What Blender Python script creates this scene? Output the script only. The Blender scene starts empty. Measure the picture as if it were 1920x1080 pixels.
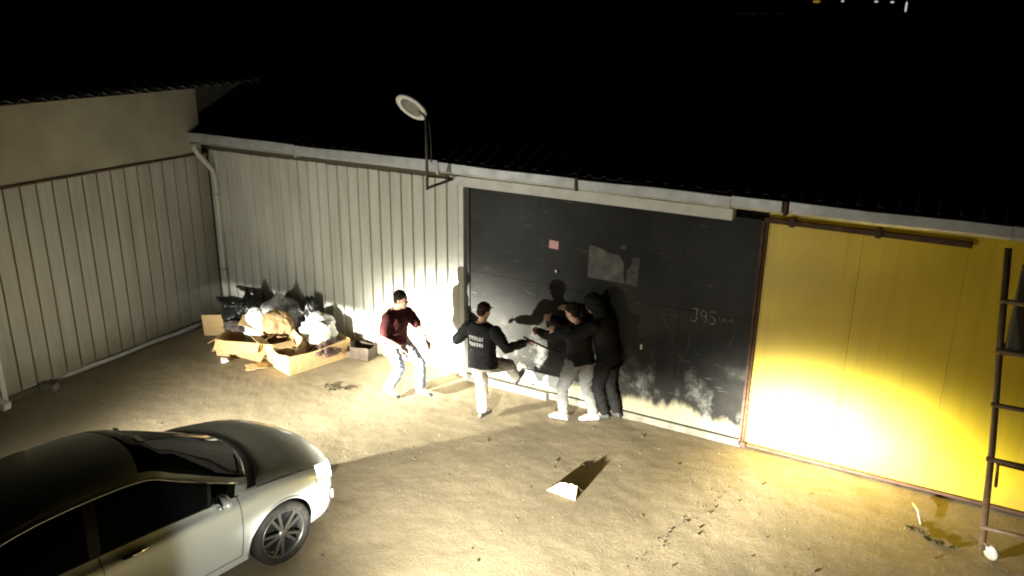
import bpy, bmesh, math, random
import numpy as np
from mathutils import Vector, Matrix, Quaternion, noise
random.seed(7); np.random.seed(7)
PI = math.pi
S = bpy.context.scene
C = S.collection

# ------------------------------------------------------------------ camera
cam_d = bpy.data.cameras.new('camera'); cam = bpy.data.objects.new('camera', cam_d); C.objects.link(cam)
S.camera = cam
CAM = Vector((11.117, -9.4996, 5.1084)); YAW, PITCH, ROLL = -0.50557, 0.32061, 0.01258
cf = Vector((math.sin(YAW)*math.cos(PITCH), math.cos(YAW)*math.cos(PITCH), -math.sin(PITCH)))
cr0 = Vector((math.cos(YAW), -math.sin(YAW), 0)); cu0 = cr0.cross(cf)
cr = cr0*math.cos(ROLL)+cu0*math.sin(ROLL); cu = -cr0*math.sin(ROLL)+cu0*math.cos(ROLL)
M4 = Matrix.Identity(4)
for i in range(3):
    M4[i][0] = cr[i]; M4[i][1] = cu[i]; M4[i][2] = -cf[i]; M4[i][3] = CAM[i]
cam.matrix_world = M4
cam_d.sensor_width = 36; cam_d.lens = 36*1540.8/1920
cam_d.clip_start = 0.1; cam_d.clip_end = 2000

# ------------------------------------------------------------------ world: a night sky
W = bpy.data.worlds.new('World'); S.world = W; W.use_nodes = True
wn = W.node_tree.nodes; wl = W.node_tree.links; wn.clear()
sky = wn.new('ShaderNodeTexSky'); sky.sky_type = 'NISHITA'; sky.sun_disc = False
sky.sun_elevation = math.radians(-4); sky.sun_rotation = math.radians(150)
bgn = wn.new('ShaderNodeBackground'); bgn.inputs['Strength'].default_value = 0.004
wo = wn.new('ShaderNodeOutputWorld')
wl.new(sky.outputs[0], bgn.inputs['Color']); wl.new(bgn.outputs[0], wo.inputs['Surface'])
S.view_settings.view_transform = 'Standard'; S.view_settings.look = 'None'
S.cycles.filter_width = 2.0
S.view_settings.exposure = 0.0; S.view_settings.gamma = 1.0

# ------------------------------------------------------------------ headlamp beams (cars parked just behind the frame)
def headlamp(name, pos, aim, power, hot, wide, spill, hs=(.16, .07), ws=(.55, .16), cut=0.012, cutsoft=.012, col=(1, .99, .85), size=.05, tilt=0.0, h0=0.0, spow=1.5, side=0.0):
    """one headlamp: hot core + wide low-beam fan under a cut-off + faint spill, as the reflector of a car shapes it"""
    ld = bpy.data.lights.new(name, 'SPOT'); ld.energy = power; ld.color = col
    ld.spot_size = math.radians(178); ld.spot_blend = 0.12; ld.shadow_soft_size = size
    o = bpy.data.objects.new(name, ld); C.objects.link(o)
    o.location = pos
    d = Vector(aim)-Vector(pos)
    o.rotation_euler = d.to_track_quat('-Z', 'Y').to_euler()
    ld.use_nodes = True
    nt = ld.node_tree; n = nt.nodes; l = nt.links
    em = [x for x in n if x.type == 'EMISSION'][0]
    tc = n.new('ShaderNodeTexCoord'); sp = n.new('ShaderNodeSeparateXYZ'); l.new(tc.outputs['Normal'], sp.inputs[0])
    def mth(op, a, b=None, c=None):
        m = n.new('ShaderNodeMath'); m.operation = op
        for k, v in enumerate((a, b, c)):
            if v is None: continue
            if isinstance(v, (int, float)): m.inputs[k].default_value = v
            else: l.new(v, m.inputs[k])
        return m.outputs[0]
    az = mth('MAXIMUM', mth('ABSOLUTE', sp.outputs['Z']), .02)
    sgn = SGN
    h = mth('DIVIDE', mth('MULTIPLY', sp.outputs['X'], sgn), az)
    v = mth('DIVIDE', mth('MULTIPLY', sp.outputs['Y'], sgn), az)
    def gauss(x, c, s):
        t = mth('DIVIDE', mth('SUBTRACT', x, c), s)
        return mth('EXPONENT', mth('MULTIPLY', mth('MULTIPLY', t, t), -1.0))
    vt = mth('SUBTRACT', v, mth('MULTIPLY', mth('MAXIMUM', h, 0.0), tilt))
    mr = n.new('ShaderNodeMapRange'); mr.interpolation_type = 'SMOOTHSTEP'
    mr.inputs['From Min'].default_value = cut-cutsoft; mr.inputs['From Max'].default_value = cut+cutsoft
    mr.inputs['To Min'].default_value = 1.0; mr.inputs['To Max'].default_value = 0.0
    l.new(vt, mr.inputs['Value']); below = mr.outputs[0]
    core = mth('MULTIPLY', mth('MULTIPLY', gauss(h, 0, hs[0]), gauss(v, -.01, hs[1])), hot)
    fan = mth('MULTIPLY', mth('MULTIPLY', mth('MULTIPLY', gauss(h, h0, ws[0]), gauss(v, -.04, ws[1])), below), wide)
    spl = mth('MULTIPLY', mth('POWER', mth('ABSOLUTE', sp.outputs['Z']), spow), spill)
    spl = mth('MULTIPLY', spl, mth('ADD', mth('MULTIPLY', mth('MINIMUM', mth('MAXIMUM', mth('MULTIPLY', h, -1.0), 0.0), 1.6), side), 1.0))
    l.new(mth('ADD', mth('ADD', core, fan), spl), em.inputs['Strength'])
    return o
SGN = 1.0
headlamp('car_headlamp', (2.30, -6.40, .66), (5.05, 0, .60), 4200, 20.0, 4.2, .20, hs=(.135, .085), ws=(.50, .17), cut=.004, cutsoft=.012, tilt=.06, spow=5.0)
headlamp('car_headlamp', (7.75, -6.55, .68), (10.1, 0, .46), 4200, 15.0, 3.0, .055, hs=(.14, .074), ws=(1.1, .225), cut=-.01, cutsoft=.07, size=.06, h0=-.70, spow=.6, side=.6)

# ------------------------------------------------------------------ helpers
MATS = {}
def mat(name, col, rough=.6, metal=0.0, col2=None, nscale=6.0, bump=0.0, bscale=40.0, emit=None, estr=0, spec=.5, trans=0, stretch=None, world=False, splash=None, detail=6, coat=0, pos=(.35, .65), alpha=None):
    if name in MATS: return MATS[name]
    m = bpy.data.materials.new(name); m.use_nodes = True; MATS[name] = m
    nt = m.node_tree; n = nt.nodes; l = nt.links; b = n['Principled BSDF']
    b.inputs['Base Color'].default_value = (*col, 1); b.inputs['Roughness'].default_value = rough
    b.inputs['Metallic'].default_value = metal; b.inputs['Specular IOR Level'].default_value = spec
    b.inputs['Transmission Weight'].default_value = trans
    b.inputs['Coat Weight'].default_value = coat
    if alpha is not None: b.inputs['Alpha'].default_value = alpha
    tc = n.new('ShaderNodeTexCoord'); mp = n.new('ShaderNodeMapping'); geo = n.new('ShaderNodeNewGeometry')
    l.new(geo.outputs['Position'] if world else tc.outputs['Object'], mp.inputs[0])
    if stretch: mp.inputs['Scale'].default_value = stretch
    if col2 is not None:
        nz = n.new('ShaderNodeTexNoise'); nz.inputs['Scale'].default_value = nscale; nz.inputs['Detail'].default_value = detail
        l.new(mp.outputs[0], nz.inputs['Vector'])
        rp = n.new('ShaderNodeValToRGB'); l.new(nz.outputs['Fac'], rp.inputs[0])
        rp.color_ramp.elements[0].position = pos[0]; rp.color_ramp.elements[1].position = pos[1]
        rp.color_ramp.elements[0].color = (*col, 1); rp.color_ramp.elements[1].color = (*col2, 1)
        l.new(rp.outputs[0], b.inputs['Base Color'])
        rr = n.new('ShaderNodeMapRange'); rr.inputs['To Min'].default_value = rough*.8; rr.inputs['To Max'].default_value = min(1, rough*1.25)
        l.new(nz.outputs['Fac'], rr.inputs['Value']); l.new(rr.outputs[0], b.inputs['Roughness'])
    if splash:
        sz = n.new('ShaderNodeSeparateXYZ'); l.new(geo.outputs['Position'], sz.inputs[0])
        ns = n.new('ShaderNodeTexNoise'); ns.inputs['Scale'].default_value = 3.0; ns.inputs['Detail'].default_value = 8; ns.inputs['Roughness'].default_value = .7
        l.new(geo.outputs['Position'], ns.inputs['Vector'])
        ad = n.new('ShaderNodeMath'); ad.operation = 'MULTIPLY_ADD'; l.new(ns.outputs['Fac'], ad.inputs[0]); ad.inputs[1].default_value = -.9; l.new(sz.outputs['Z'], ad.inputs[2])
        mrs = n.new('ShaderNodeMapRange'); mrs.inputs['From Min'].default_value = -.38; mrs.inputs['From Max'].default_value = .12
        mrs.inputs['To Min'].default_value = .75; mrs.inputs['To Max'].default_value = 0
        l.new(ad.outputs[0], mrs.inputs['Value'])
        # faint vertical rain streaks
        mx2 = n.new('ShaderNodeMapping'); mx2.inputs['Scale'].default_value = (9, 9, .35); l.new(geo.outputs['Position'], mx2.inputs[0])
        nst = n.new('ShaderNodeTexNoise'); nst.inputs['Scale'].default_value = 1.6; nst.inputs['Detail'].default_value = 4; l.new(mx2.outputs[0], nst.inputs['Vector'])
        ms = n.new('ShaderNodeMapRange'); ms.inputs['From Min'].default_value = .52; ms.inputs['From Max'].default_value = .75; ms.inputs['To Max'].default_value = .30
        l.new(nst.outputs['Fac'], ms.inputs['Value'])
        mxf = n.new('ShaderNodeMath'); mxf.operation = 'MAXIMUM'; l.new(mrs.outputs[0], mxf.inputs[0]); l.new(ms.outputs[0], mxf.inputs[1])
        mk = n.new('ShaderNodeMix'); mk.data_type = 'RGBA'; l.new(mxf.outputs[0], mk.inputs[0])
        src = b.inputs['Base Color'].links[0].from_socket; l.new(src, mk.inputs[6]); mk.inputs[7].default_value = (*splash, 1)
        l.new(mk.outputs[2], b.inputs['Base Color'])
    if bump:
        n2 = n.new('ShaderNodeTexNoise'); n2.inputs['Scale'].default_value = bscale; n2.inputs['Detail'].default_value = 5
        l.new(tc.outputs['Object'], n2.inputs['Vector'])
        bp = n.new('ShaderNodeBump'); bp.inputs['Strength'].default_value = 1.0; bp.inputs['Distance'].default_value = bump
        l.new(n2.outputs['Fac'], bp.inputs['Height']); l.new(bp.outputs[0], b.inputs['Normal'])
    if emit:
        b.inputs['Emission Color'].default_value = (*emit, 1); b.inputs['Emission Strength'].default_value = estr
    return m

def link(o, parent=None):
    C.objects.link(o)
    if parent is not None: o.parent = parent
    return o
def tag(o, label=None, cat=None, group=None, kind=None):
    if label: o['label'] = label
    if cat: o['category'] = cat
    if group: o['group'] = group
    if kind: o['kind'] = kind
    return o
def empty(name, loc=(0, 0, 0), rz=0.0):
    o = bpy.data.objects.new(name, None); o.empty_display_size = .2; C.objects.link(o)
    o.location = loc; o.rotation_euler = (0, 0, rz); return o
def mesh_obj(name, verts, faces, m, parent=None, smooth=False):
    me = bpy.data.meshes.new(name); me.from_pydata([tuple(v) for v in verts], [], [tuple(f) for f in faces]); me.update()
    if smooth: me.polygons.foreach_set('use_smooth', [True]*len(me.polygons))
    if m is not None: me.materials.append(m)
    return link(bpy.data.objects.new(name, me), parent)
class MB:
    def __init__(s): s.bm = bmesh.new()
    def box(s, lo, hi, bev=0.0, mtx=None):
        lo = Vector(lo); hi = Vector(hi); c = (lo+hi)/2; d = hi-lo
        r = bmesh.ops.create_cube(s.bm, size=1.0, matrix=Matrix.Translation(c) @ Matrix.Diagonal((d.x, d.y, d.z, 1)))
        vs = r['verts']
        if bev > 0:
            es = list({e for v in vs for e in v.link_edges})
            rb = bmesh.ops.bevel(s.bm, geom=es, offset=bev, segments=2, affect='EDGES', profile=.5)
            vs = list({v for f in rb['faces'] for v in f.verts} | {v for v in vs if v.is_valid})
        if mtx is not None: bmesh.ops.transform(s.bm, matrix=mtx, verts=vs)
        return s
    def tube(s, pts, r, seg=10, cap=True):
        pts = [Vector(p) for p in pts]; n = len(pts)
        rs = r if isinstance(r, (list, tuple)) else [r]*n
        rings = []; up = None
        for i, p in enumerate(pts):
            t = (pts[min(i+1, n-1)]-pts[max(i-1, 0)]).normalized()
            if up is None:
                up = Vector((0, 0, 1)) if abs(t.z) < .9 else Vector((1, 0, 0))
            a = t.cross(up).normalized(); b2 = a.cross(t).normalized(); up = b2
            rings.append([s.bm.verts.new(p+(a*math.cos(2*PI*k/seg)+b2*math.sin(2*PI*k/seg))*rs[i]) for k in range(seg)])
        for i in range(n-1):
            for k in range(seg):
                f = s.bm.faces.new((rings[i][k], rings[i][(k+1) % seg], rings[i+1][(k+1) % seg], rings[i+1][k])); f.smooth = True
        if cap:
            s.bm.faces.new(rings[0][::-1]); s.bm.faces.new(rings[-1])
        return s
    def lathe(s, prof, mtx=Matrix.Identity(4), seg=32, closed=False):
        """prof: (radius, z) spun round local z"""
        rings = []
        for r, z in prof:
            rings.append([s.bm.verts.new(mtx @ Vector((r*math.cos(2*PI*k/seg), r*math.sin(2*PI*k/seg), z))) for k in range(seg)])
        m = len(prof)
        for i in range(m if closed else m-1):
            a = rings[i]; b2 = rings[(i+1) % m]
            for k in range(seg):
                f = s.bm.faces.new((a[k], a[(k+1) % seg], b2[(k+1) % seg], b2[k])); f.smooth = True
        if not closed:
            if prof[0][0] > 1e-6: s.bm.faces.new(rings[0][::-1])
            if prof[-1][0] > 1e-6: s.bm.faces.new(rings[-1])
        return s
    def ell(s, c, r, rot=None, sub=3):
        m = Matrix.Translation(Vector(c)) @ (rot.to_matrix().to_4x4() if rot is not None else Matrix.Identity(4)) @ Matrix.Diagonal((*r, 1))
        bmesh.ops.create_icosphere(s.bm, subdivisions=sub, radius=1.0, matrix=m); return s
    def mesh(s, name):
        bmesh.ops.remove_doubles(s.bm, verts=s.bm.verts, dist=1e-6)
        bmesh.ops.recalc_face_normals(s.bm, faces=s.bm.faces)
        me = bpy.data.meshes.new(name); s.bm.to_mesh(me); s.bm.free(); return me
    def build(s, name, m, parent=None, smooth=None):
        me = s.mesh(name)
        if m is not None: me.materials.append(m)
        if smooth is not None: me.polygons.foreach_set('use_smooth', [smooth]*len(me.polygons))
        return link(bpy.data.objects.new(name, me), parent)
def share(name, src, parent, loc=(0, 0, 0), rot=None, scale=None):
    o = bpy.data.objects.new(name, src.data if hasattr(src, 'data') else src); link(o, parent); o.location = loc
    if rot: o.rotation_euler = rot
    if scale: o.scale = scale
    return o
def fbm(x, y, z=0.0, o=4):
    return noise.fractal(Vector((x, y, z)), 1.0, 2.0, o)

# ------------------------------------------------------------------ ground
def node_ground():
    m = bpy.data.materials.new('dirt'); m.use_nodes = True; n = m.node_tree.nodes; l = m.node_tree.links
    b = n['Principled BSDF']; b.inputs['Roughness'].default_value = .95; b.inputs['Specular IOR Level'].default_value = .15
    tc = n.new('ShaderNodeTexCoord')
    def nz(sc, det=8, rough=.6):
        k = n.new('ShaderNodeTexNoise'); k.inputs['Scale'].default_value = sc; k.inputs['Detail'].default_value = det; k.inputs['Roughness'].default_value = rough
        l.new(tc.outputs['Object'], k.inputs['Vector']); return k
    a = nz(1.1); c = nz(22, 10, .75); f = nz(75, 5)
    r1 = n.new('ShaderNodeValToRGB'); l.new(a.outputs['Fac'], r1.inputs[0])
    r1.color_ramp.elements[0].position = .32; r1.color_ramp.elements[1].position = .68
    r1.color_ramp.elements[0].color = (.250, .203, .132, 1); r1.color_ramp.elements[1].color = (.335, .272, .178, 1)
    r2 = n.new('ShaderNodeValToRGB'); l.new(c.outputs['Fac'], r2.inputs[0])
    r2.color_ramp.elements[0].position = .36; r2.color_ramp.elements[1].position = .62
    r2.color_ramp.elements[0].color = (.74, .72, .69, 1); r2.color_ramp.elements[1].color = (1.1, 1.08, 1.05, 1)
    mx = n.new('ShaderNodeMix'); mx.data_type = 'RGBA'; mx.blend_type = 'MULTIPLY'; mx.inputs[0].default_value = .55
    l.new(r1.outputs[0], mx.inputs[6]); l.new(r2.outputs[0], mx.inputs[7]); l.new(mx.outputs[2], b.inputs['Base Color'])
    b1 = n.new('ShaderNodeBump'); b1.inputs['Distance'].default_value = .008; b1.inputs['Strength'].default_value = .7; l.new(c.outputs['Fac'], b1.inputs['Height'])
    b2 = n.new('ShaderNodeBump'); b2.inputs['Distance'].default_value = .009; b2.inputs['Strength'].default_value = .7; l.new(f.outputs['Fac'], b2.inputs['Height'])
    l.new(b1.outputs[0], b2.inputs['Normal']); l.new(b2.outputs[0], b.inputs['Normal'])
    return m
def gh(x, y):
    """height of the yard: packed earth with ruts and small lumps"""
    h = .005*fbm(x*.9, y*.9, 3.1) + .0035*fbm(x*4, y*4, 1.7, 3) + .0035*fbm(x*13, y*13, .4, 2)
    # tyre tread prints near the rubbish
    t = max(0, 1-abs((y+1.75)-.12*(x-2.6))/.34)*max(0, 1-abs(x-2.6)/1.5)
    h += .004*t*math.sin(2*PI*(x*6.0+(y+1.75)*5.0))
    return h-.008
def build_ground():
    def axis(lo, hi, step, far):
        mid = list(np.arange(lo, hi+1e-6, step)); k = step; a = []; p = hi
        while p < far: k *= 1.5; p += k; a.append(p)
        b = []; k = step; p = lo
        while p > -far: k *= 1.5; p -= k; b.append(p)
        return b[::-1]+mid+a
    xs = axis(-.4, 13.2, .045, 600); ys = axis(-7.2, .3, .045, 600)
    vs = []; nx = len(xs)
    for y in ys:
        for x in xs:
            ins = (-.5 < x < 13.3 and -7.3 < y < .4)
            vs.append((x, y, gh(x, y) if ins else -.008))
    fs = [(j*nx+i, j*nx+i+1, (j+1)*nx+i+1, (j+1)*nx+i) for j in range(len(ys)-1) for i in range(nx-1)]
    o = mesh_obj('ground', vs, fs, node_ground(), smooth=True)
    tag(o, 'packed dirt yard in front of the metal shed', 'ground', kind='structure')
build_ground()

# ------------------------------------------------------------------ materials
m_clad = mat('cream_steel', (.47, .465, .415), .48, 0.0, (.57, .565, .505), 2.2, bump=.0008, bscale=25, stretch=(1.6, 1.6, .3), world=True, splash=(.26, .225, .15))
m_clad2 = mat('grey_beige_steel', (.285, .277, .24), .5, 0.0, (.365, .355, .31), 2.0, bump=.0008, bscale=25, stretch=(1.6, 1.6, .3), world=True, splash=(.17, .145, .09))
m_groove = mat('dark_groove', (.085, .070, .042), .8)
m_stucco = mat('stucco', (.26, .24, .185), .95, 0, (.35, .325, .25), 1.6, bump=.0015, bscale=30)
m_trim = mat('pale_trim', (.60, .60, .56), .45, 0, (.50, .50, .46), 5)
m_gutter = mat('galvanised', (.46, .47, .48), .45, .25, (.36, .365, .37), 6, stretch=(1, 1, 1))
m_roof = mat('dark_roof', (.022, .022, .024), .7, 0, (.035, .034, .034), 3)
m_black = mat('black', (.012, .012, .012), .6)
m_rust = mat('rusty_steel', (.10, .045, .022), .75, .2, (.055, .03, .02), 14, bump=.001, bscale=60)
m_conc = mat('concrete', (.17, .155, .12), .9, 0, (.11, .10, .078), 7, bump=.003, bscale=40)
m_card = mat('cardboard', (.52, .36, .17), .85, 0, (.45, .30, .14), 9, bump=.001, bscale=60, stretch=(1, 1, 4))
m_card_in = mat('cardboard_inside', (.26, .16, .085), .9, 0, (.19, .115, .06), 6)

# ------------------------------------------------------------------ the shed
shed = empty('metal_shed', (0, 0, 0))
tag(shed, 'long metal shed with cream ribbed wall, dark sliding door and yellow door', 'shed')
WT = 2.93
DX0, DX1 = 5.10, 9.19
# ribbed cream panels, one sheet = one panel
def panel_mesh(name, w, h, rib, ribw):
    # profile along x: flat pan, then a trapezoid seam
    pr = [(0.002, 0), (w-ribw-.002, 0), (w-ribw+.006, -rib), (w-.010, -rib), (w-.003, -.002)]
    vs = []; fs = []
    for x, y in pr: vs += [(x, y, 0), (x, y, h)]
    for x, y in pr: vs += [(x, y+.004 if y == 0 else .004, 0), (x, y+.004 if y == 0 else .004, h)]
    n = len(pr)
    for i in range(n-1): fs.append((2*i, 2*i+2, 2*i+3, 2*i+1))
    o = 2*n
    for i in range(n-1): fs.append((o+2*i, o+2*i+1, o+2*i+3, o+2*i+2))
    return vs, fs
PW = .198
v, f = panel_mesh('wall_panel', PW, WT, .030, .030)
first = None
for i in range(25):
    x = .06+i*PW
    if first is None:
        first = mesh_obj('wall_panel', v, f, m_clad, shed); first.location = (x, -.012, 0)
    else:
        share('wall_panel', first, shed, (x, -.012-.002*(i % 3 == 1), random.uniform(-.006, .006)), (0, 0, random.uniform(-.006, .006)))
MB().box((-.10, .0, -.05), (DX0-.07, .12, 3.15)).build('wall_core', m_groove, shed)
MB().box((DX0-.085, -.055, 0), (DX0-.003, .10, WT+.03), .004).build('door_jamb', m_trim, shed)
MB().box((DX0, .10, -.05), (DX1+.1, .2, 3.1)).build('wall_core', m_groove, shed)
MB().box((DX1, .06, -.05), (26, .2, 3.1)).build('wall_core', m_groove, shed)
# roof: trapezoid steel sheets
SL = .42
def roof_sheet():
    vs = []; fs = []; w = .98; L = 4.6
    pr = []
    for k in range(5):
        x = k*.2
        pr += [(x, 0), (x+.13, 0), (x+.145, .03), (x+.185, .03)]
    pr = [p for p in pr if p[0] <= w]
    for x, z in pr: vs += [(x, 0, z), (x, L, z+L*SL)]
    n = len(pr)
    for i in range(n-1): fs.append((2*i, 2*i+2, 2*i+3, 2*i+1))
    b = len(vs)
    for x, z in pr: vs += [(x, 0, z-.006), (x, L, z-.006+L*SL)]
    for i in range(n-1): fs.append((b+2*i, b+2*i+1, b+2*i+3, b+2*i+2))
    for i in range(n-1): fs.append((2*i, b+2*i, b+2*i+2, 2*i+2))
    return vs, fs
rv, rf = roof_sheet(); rs0 = None
for k in range(27):
    if rs0 is None: rs0 = mesh_obj('roof_sheet', rv, rf, m_roof, shed); rs0.location = (-.02, -.33, 3.235)
    else: share('roof_sheet', rs0, shed, (-.02+k*.965, -.33, 3.235+(.004 if k % 2 else 0)))
# back slope and gable so that the roof is a solid
mesh_obj('roof_back', [(-.02, 4.24, 5.19), (26.0, 4.24, 5.19), (26.0, 9, 3.2), (-.02, 9, 3.2), (-.02, 4.24, 5.15), (26.0, 4.24, 5.15), (26.0, 9, 3.16), (-.02, 9, 3.16)],
         [(0, 1, 2, 3), (7, 6, 5, 4), (0, 4, 5, 1), (2, 6, 7, 3), (1, 5, 6, 2), (0, 3, 7, 4)], m_roof, shed)
# soffit and gutters (lengths joined with brackets)
MB().box((-.05, -.26, 3.06), (26, .02, 3.08)).build('soffit', m_gutter, shed)
def gutter(x0, x1, dz=0.0, dy=0.0, tall=.145, m=m_gutter):
    n = max(2, int((x1-x0)/.4)); prof = [(-.27, .145), (-.275, .135), (-.37, .135), (-.38, .145), (-.385, .14), (-.38, .03), (-.355, 0.0), (-.27, 0.0)]
    prof = [(y+dy, z*tall/.145) for y, z in prof]
    vs = []; fs = []
    for i in range(n+1):
        x = x0+(x1-x0)*i/n; w = .006*math.sin(x*1.7)+.004*math.sin(x*4.1)
        for y, z in prof: vs.append((x, y, 3.075+z+dz+w))
    k = len(prof)
    for i in range(n):
        for j in range(k): fs.append((i*k+j, i*k+(j+1) % k, (i+1)*k+(j+1) % k, (i+1)*k+j))
    fs.append(tuple(range(k))[::-1]); fs.append(tuple(n*k+j for j in range(k)))
    return mesh_obj('gutter', vs, fs, m, shed)
for x0, x1, dz in ((-.1, 2.35, .03), (2.355, 4.9, .02), (4.905, 6.93, .0), (6.98, 8.86, -.012), (8.865, 9.42, .0), (9.50, 11.6, .005), (11.605, 14.4, .01), (14.405, 18, .0), (18.005, 25.9, .0)):
    gutter(x0, x1, dz)
# white door-track cover under the gutter over the dark door
MB().box((DX0-.10, -.235, WT-.03), (8.86, -.06, WT+.105), .006).build('track_cover', m_trim, shed)
for x in (6.955, 9.46, 2.352, 4.903):
    MB().box((x-.018, -.392, 3.06), (x+.018, -.262, 3.225), .003).build('gutter_bracket', m_rust if x > 6 else m_gutter, shed)
# downpipe in the corner
MB().tube([(.10, -.32, 3.08), (.10, -.32, 3.0), (.13, -.28, 2.9), (.22, -.10, 2.62), (.23, -.07, 2.5), (.23, -.07, 1.2), (.23, -.07, .25)], .042, 12).build('downpipe', m_clad, shed)
for z in (.9, 2.2): MB().lathe([(.044, -.02), (.052, -.02), (.052, .02), (.044, .02)], Matrix.Translation((.23, -.07, z)), 16, True).build('pipe_clip', m_gutter, shed)

# ---- dark sliding door
def node_door():
    m = bpy.data.materials.new('dark_door_steel'); m.use_nodes = True; n = m.node_tree.nodes; l = m.node_tree.links
    b = n['Principled BSDF']; b.inputs['Specular IOR Level'].default_value = .10; tc = n.new('ShaderNodeTexCoord')
    sx = n.new('ShaderNodeSeparateXYZ'); l.new(tc.outputs['Object'], sx.inputs[0])
    def nz(sc, det, st=None):
        k = n.new('ShaderNodeTexNoise'); k.inputs['Scale'].default_value = sc; k.inputs['Detail'].default_value = det; k.inputs['Roughness'].default_value = .65
        mp = n.new('ShaderNodeMapping'); l.new(tc.outputs['Object'], mp.inputs[0])
        if st: mp.inputs['Scale'].default_value = st
        l.new(mp.outputs[0], k.inputs['Vector']); return k.outputs['Fac']
    def mth(op, a, c=None):
        q = n.new('ShaderNodeMath'); q.operation = op
        for k, v_ in enumerate((a, c)):
            if v_ is None: continue
            if isinstance(v_, (int, float)): q.inputs[k].default_value = v_
            else: l.new(v_, q.inputs[k])
        return q.outputs[0]
    def ramp(x, a, c):
        r = n.new('ShaderNodeMapRange'); r.interpolation_type = 'SMOOTHSTEP'; r.inputs['From Min'].default_value = a; r.inputs['From Max'].default_value = c
        l.new(x, r.inputs['Value']); return r.outputs[0]
    # dirt splashed up from the yard: ragged rim near the ground
    drip = nz(2.2, 6, (1, 1, .35)); big = nz(1.1, 4)
    edge = mth('ADD', mth('MULTIPLY', drip, .75), -.06)
    mud = mth('MULTIPLY', ramp(mth('SUBTRACT', edge, sx.outputs['Z']), -.05, .10), .95)
    dust = mth('MULTIPLY', ramp(nz(2.6, 9, (1, 1, .7)), .50, .68), ramp(mth('MULTIPLY', sx.outputs['Z'], -1.0), -1.25, -.55))
    scr = mth('MULTIPLY', ramp(nz(9, 3, (.35, 1, 3.2)), .66, .72), .35)
    def mix(fac, A, B):
        k = n.new('ShaderNodeMix'); k.data_type = 'RGBA'
        l.new(fac, k.inputs[0])
        for idx, v_ in ((6, A), (7, B)):
            if isinstance(v_, tuple): k.inputs[idx].default_value = (*v_, 1)
            else: l.new(v_, k.inputs[idx])
        return k.outputs[2]
    c0 = mix(ramp(big, .3, .7), (.004, .004, .0038), (.019, .017, .014))
    c1 = mix(mth('MULTIPLY', dust, .8), c0, (.17, .166, .15))
    c2 = mix(scr, c1, (.20, .20, .18))
    c3 = mix(mud, c2, (.22, .195, .13))
    rust = mth('MULTIPLY', ramp(nz(4.0, 6), .60, .70), ramp(mth('MULTIPLY', sx.outputs['Z'], -1.0), -.35, -.05))
    c4 = mix(mth('MULTIPLY', rust, .7), c3, (.24, .11, .035))
    l.new(c4, b.inputs['Base Color'])
    rg = n.new('ShaderNodeMapRange'); rg.inputs['To Min'].default_value = .40; rg.inputs['To Max'].default_value = .8
    l.new(mth('MAXIMUM', dust, mud), rg.inputs['Value']); l.new(rg.outputs[0], b.inputs['Roughness'])
    bp = n.new('ShaderNodeBump'); bp.inputs['Distance'].default_value = .02; bp.inputs['Strength'].default_value = .16
    l.new(nz(2.6, 3), bp.inputs['Height']); l.new(bp.outputs[0], b.inputs['Normal'])
    return m
m_door = node_door()
door = empty('sliding_door', (0, 0, 0)); door.parent = shed
door['label'] = 'dark scratched steel sliding door with muddy lower edge'
DY = -.045
rows = [(.10, 1.66), (1.6615, WT-.02)]
cols = [5.20, 6.28, 7.30, 8.28, 9.165]
for r, (z0, z1) in enumerate(rows):
    for c in range(4):
        o = MB().box((cols[c]+.0005, DY+.001*((r+c) % 2), z0), (cols[c+1]-.0008, DY+.03, z1), .0015).build('door_sheet', m_door, door)
MB().box((5.196, DY+.03, .09), (9.168, DY+.06, WT-.01)).build('door_backing', m_black, door)
MB().box((9.168, DY-.03, .02), (9.20, DY+.06, WT-.02), .004).build('door_edge', m_rust, door)
# paper and stickers on the door
m_pink = mat('pink_label', (.75, .42, .46), .7, 0, (.62, .30, .36), 60)
m_paper = mat('old_notice_paper', (.10, .10, .088), .85, 0, (.055, .056, .05), 10)
m_paper2 = mat('torn_notice_paper', (.06, .06, .053), .85, 0, (.03, .03, .027), 14)
def flat_poly(name, pts, m, parent, y=DY-.004, th=.002):
    n = len(pts); vs = [(x, y, z) for x, z in pts]+[(x, y+th, z) for x, z in pts]
    fs = [tuple(range(n))[::-1] if False else tuple(range(n)), tuple(range(n, 2*n))[::-1]]+[(i, (i+1) % n, n+(i+1) % n, n+i) for i in range(n)]
    o = mesh_obj(name, vs, fs, m, parent)
    bm = bmesh.new(); bm.from_mesh(o.data); bmesh.ops.recalc_face_normals(bm, faces=bm.faces); bm.to_mesh(o.data); bm.free(); return o
flat_poly('sticker', [(6.44, 2.18), (6.575, 2.175), (6.58, 2.285), (6.445, 2.29)], m_pink, door)
flat_poly('notice', [(7.015, 1.87), (7.42, 1.865), (7.515, 1.86), (7.505, 2.13), (7.44, 2.225), (7.36, 2.235), (7.25, 2.245), (7.22, 2.275), (7.02, 2.31)], m_paper, door)
flat_poly('notice_flap', [(7.525, 1.862), (7.70, 1.855), (7.715, 2.24), (7.62, 2.22), (7.60, 2.10), (7.55, 2.04), (7.56, 1.95)], m_paper2, door, y=DY-.003)
flat_poly('notice_scrap', [(7.43, 2.32), (7.52, 2.31), (7.53, 2.38), (7.47, 2.36)], m_paper2, door)
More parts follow.
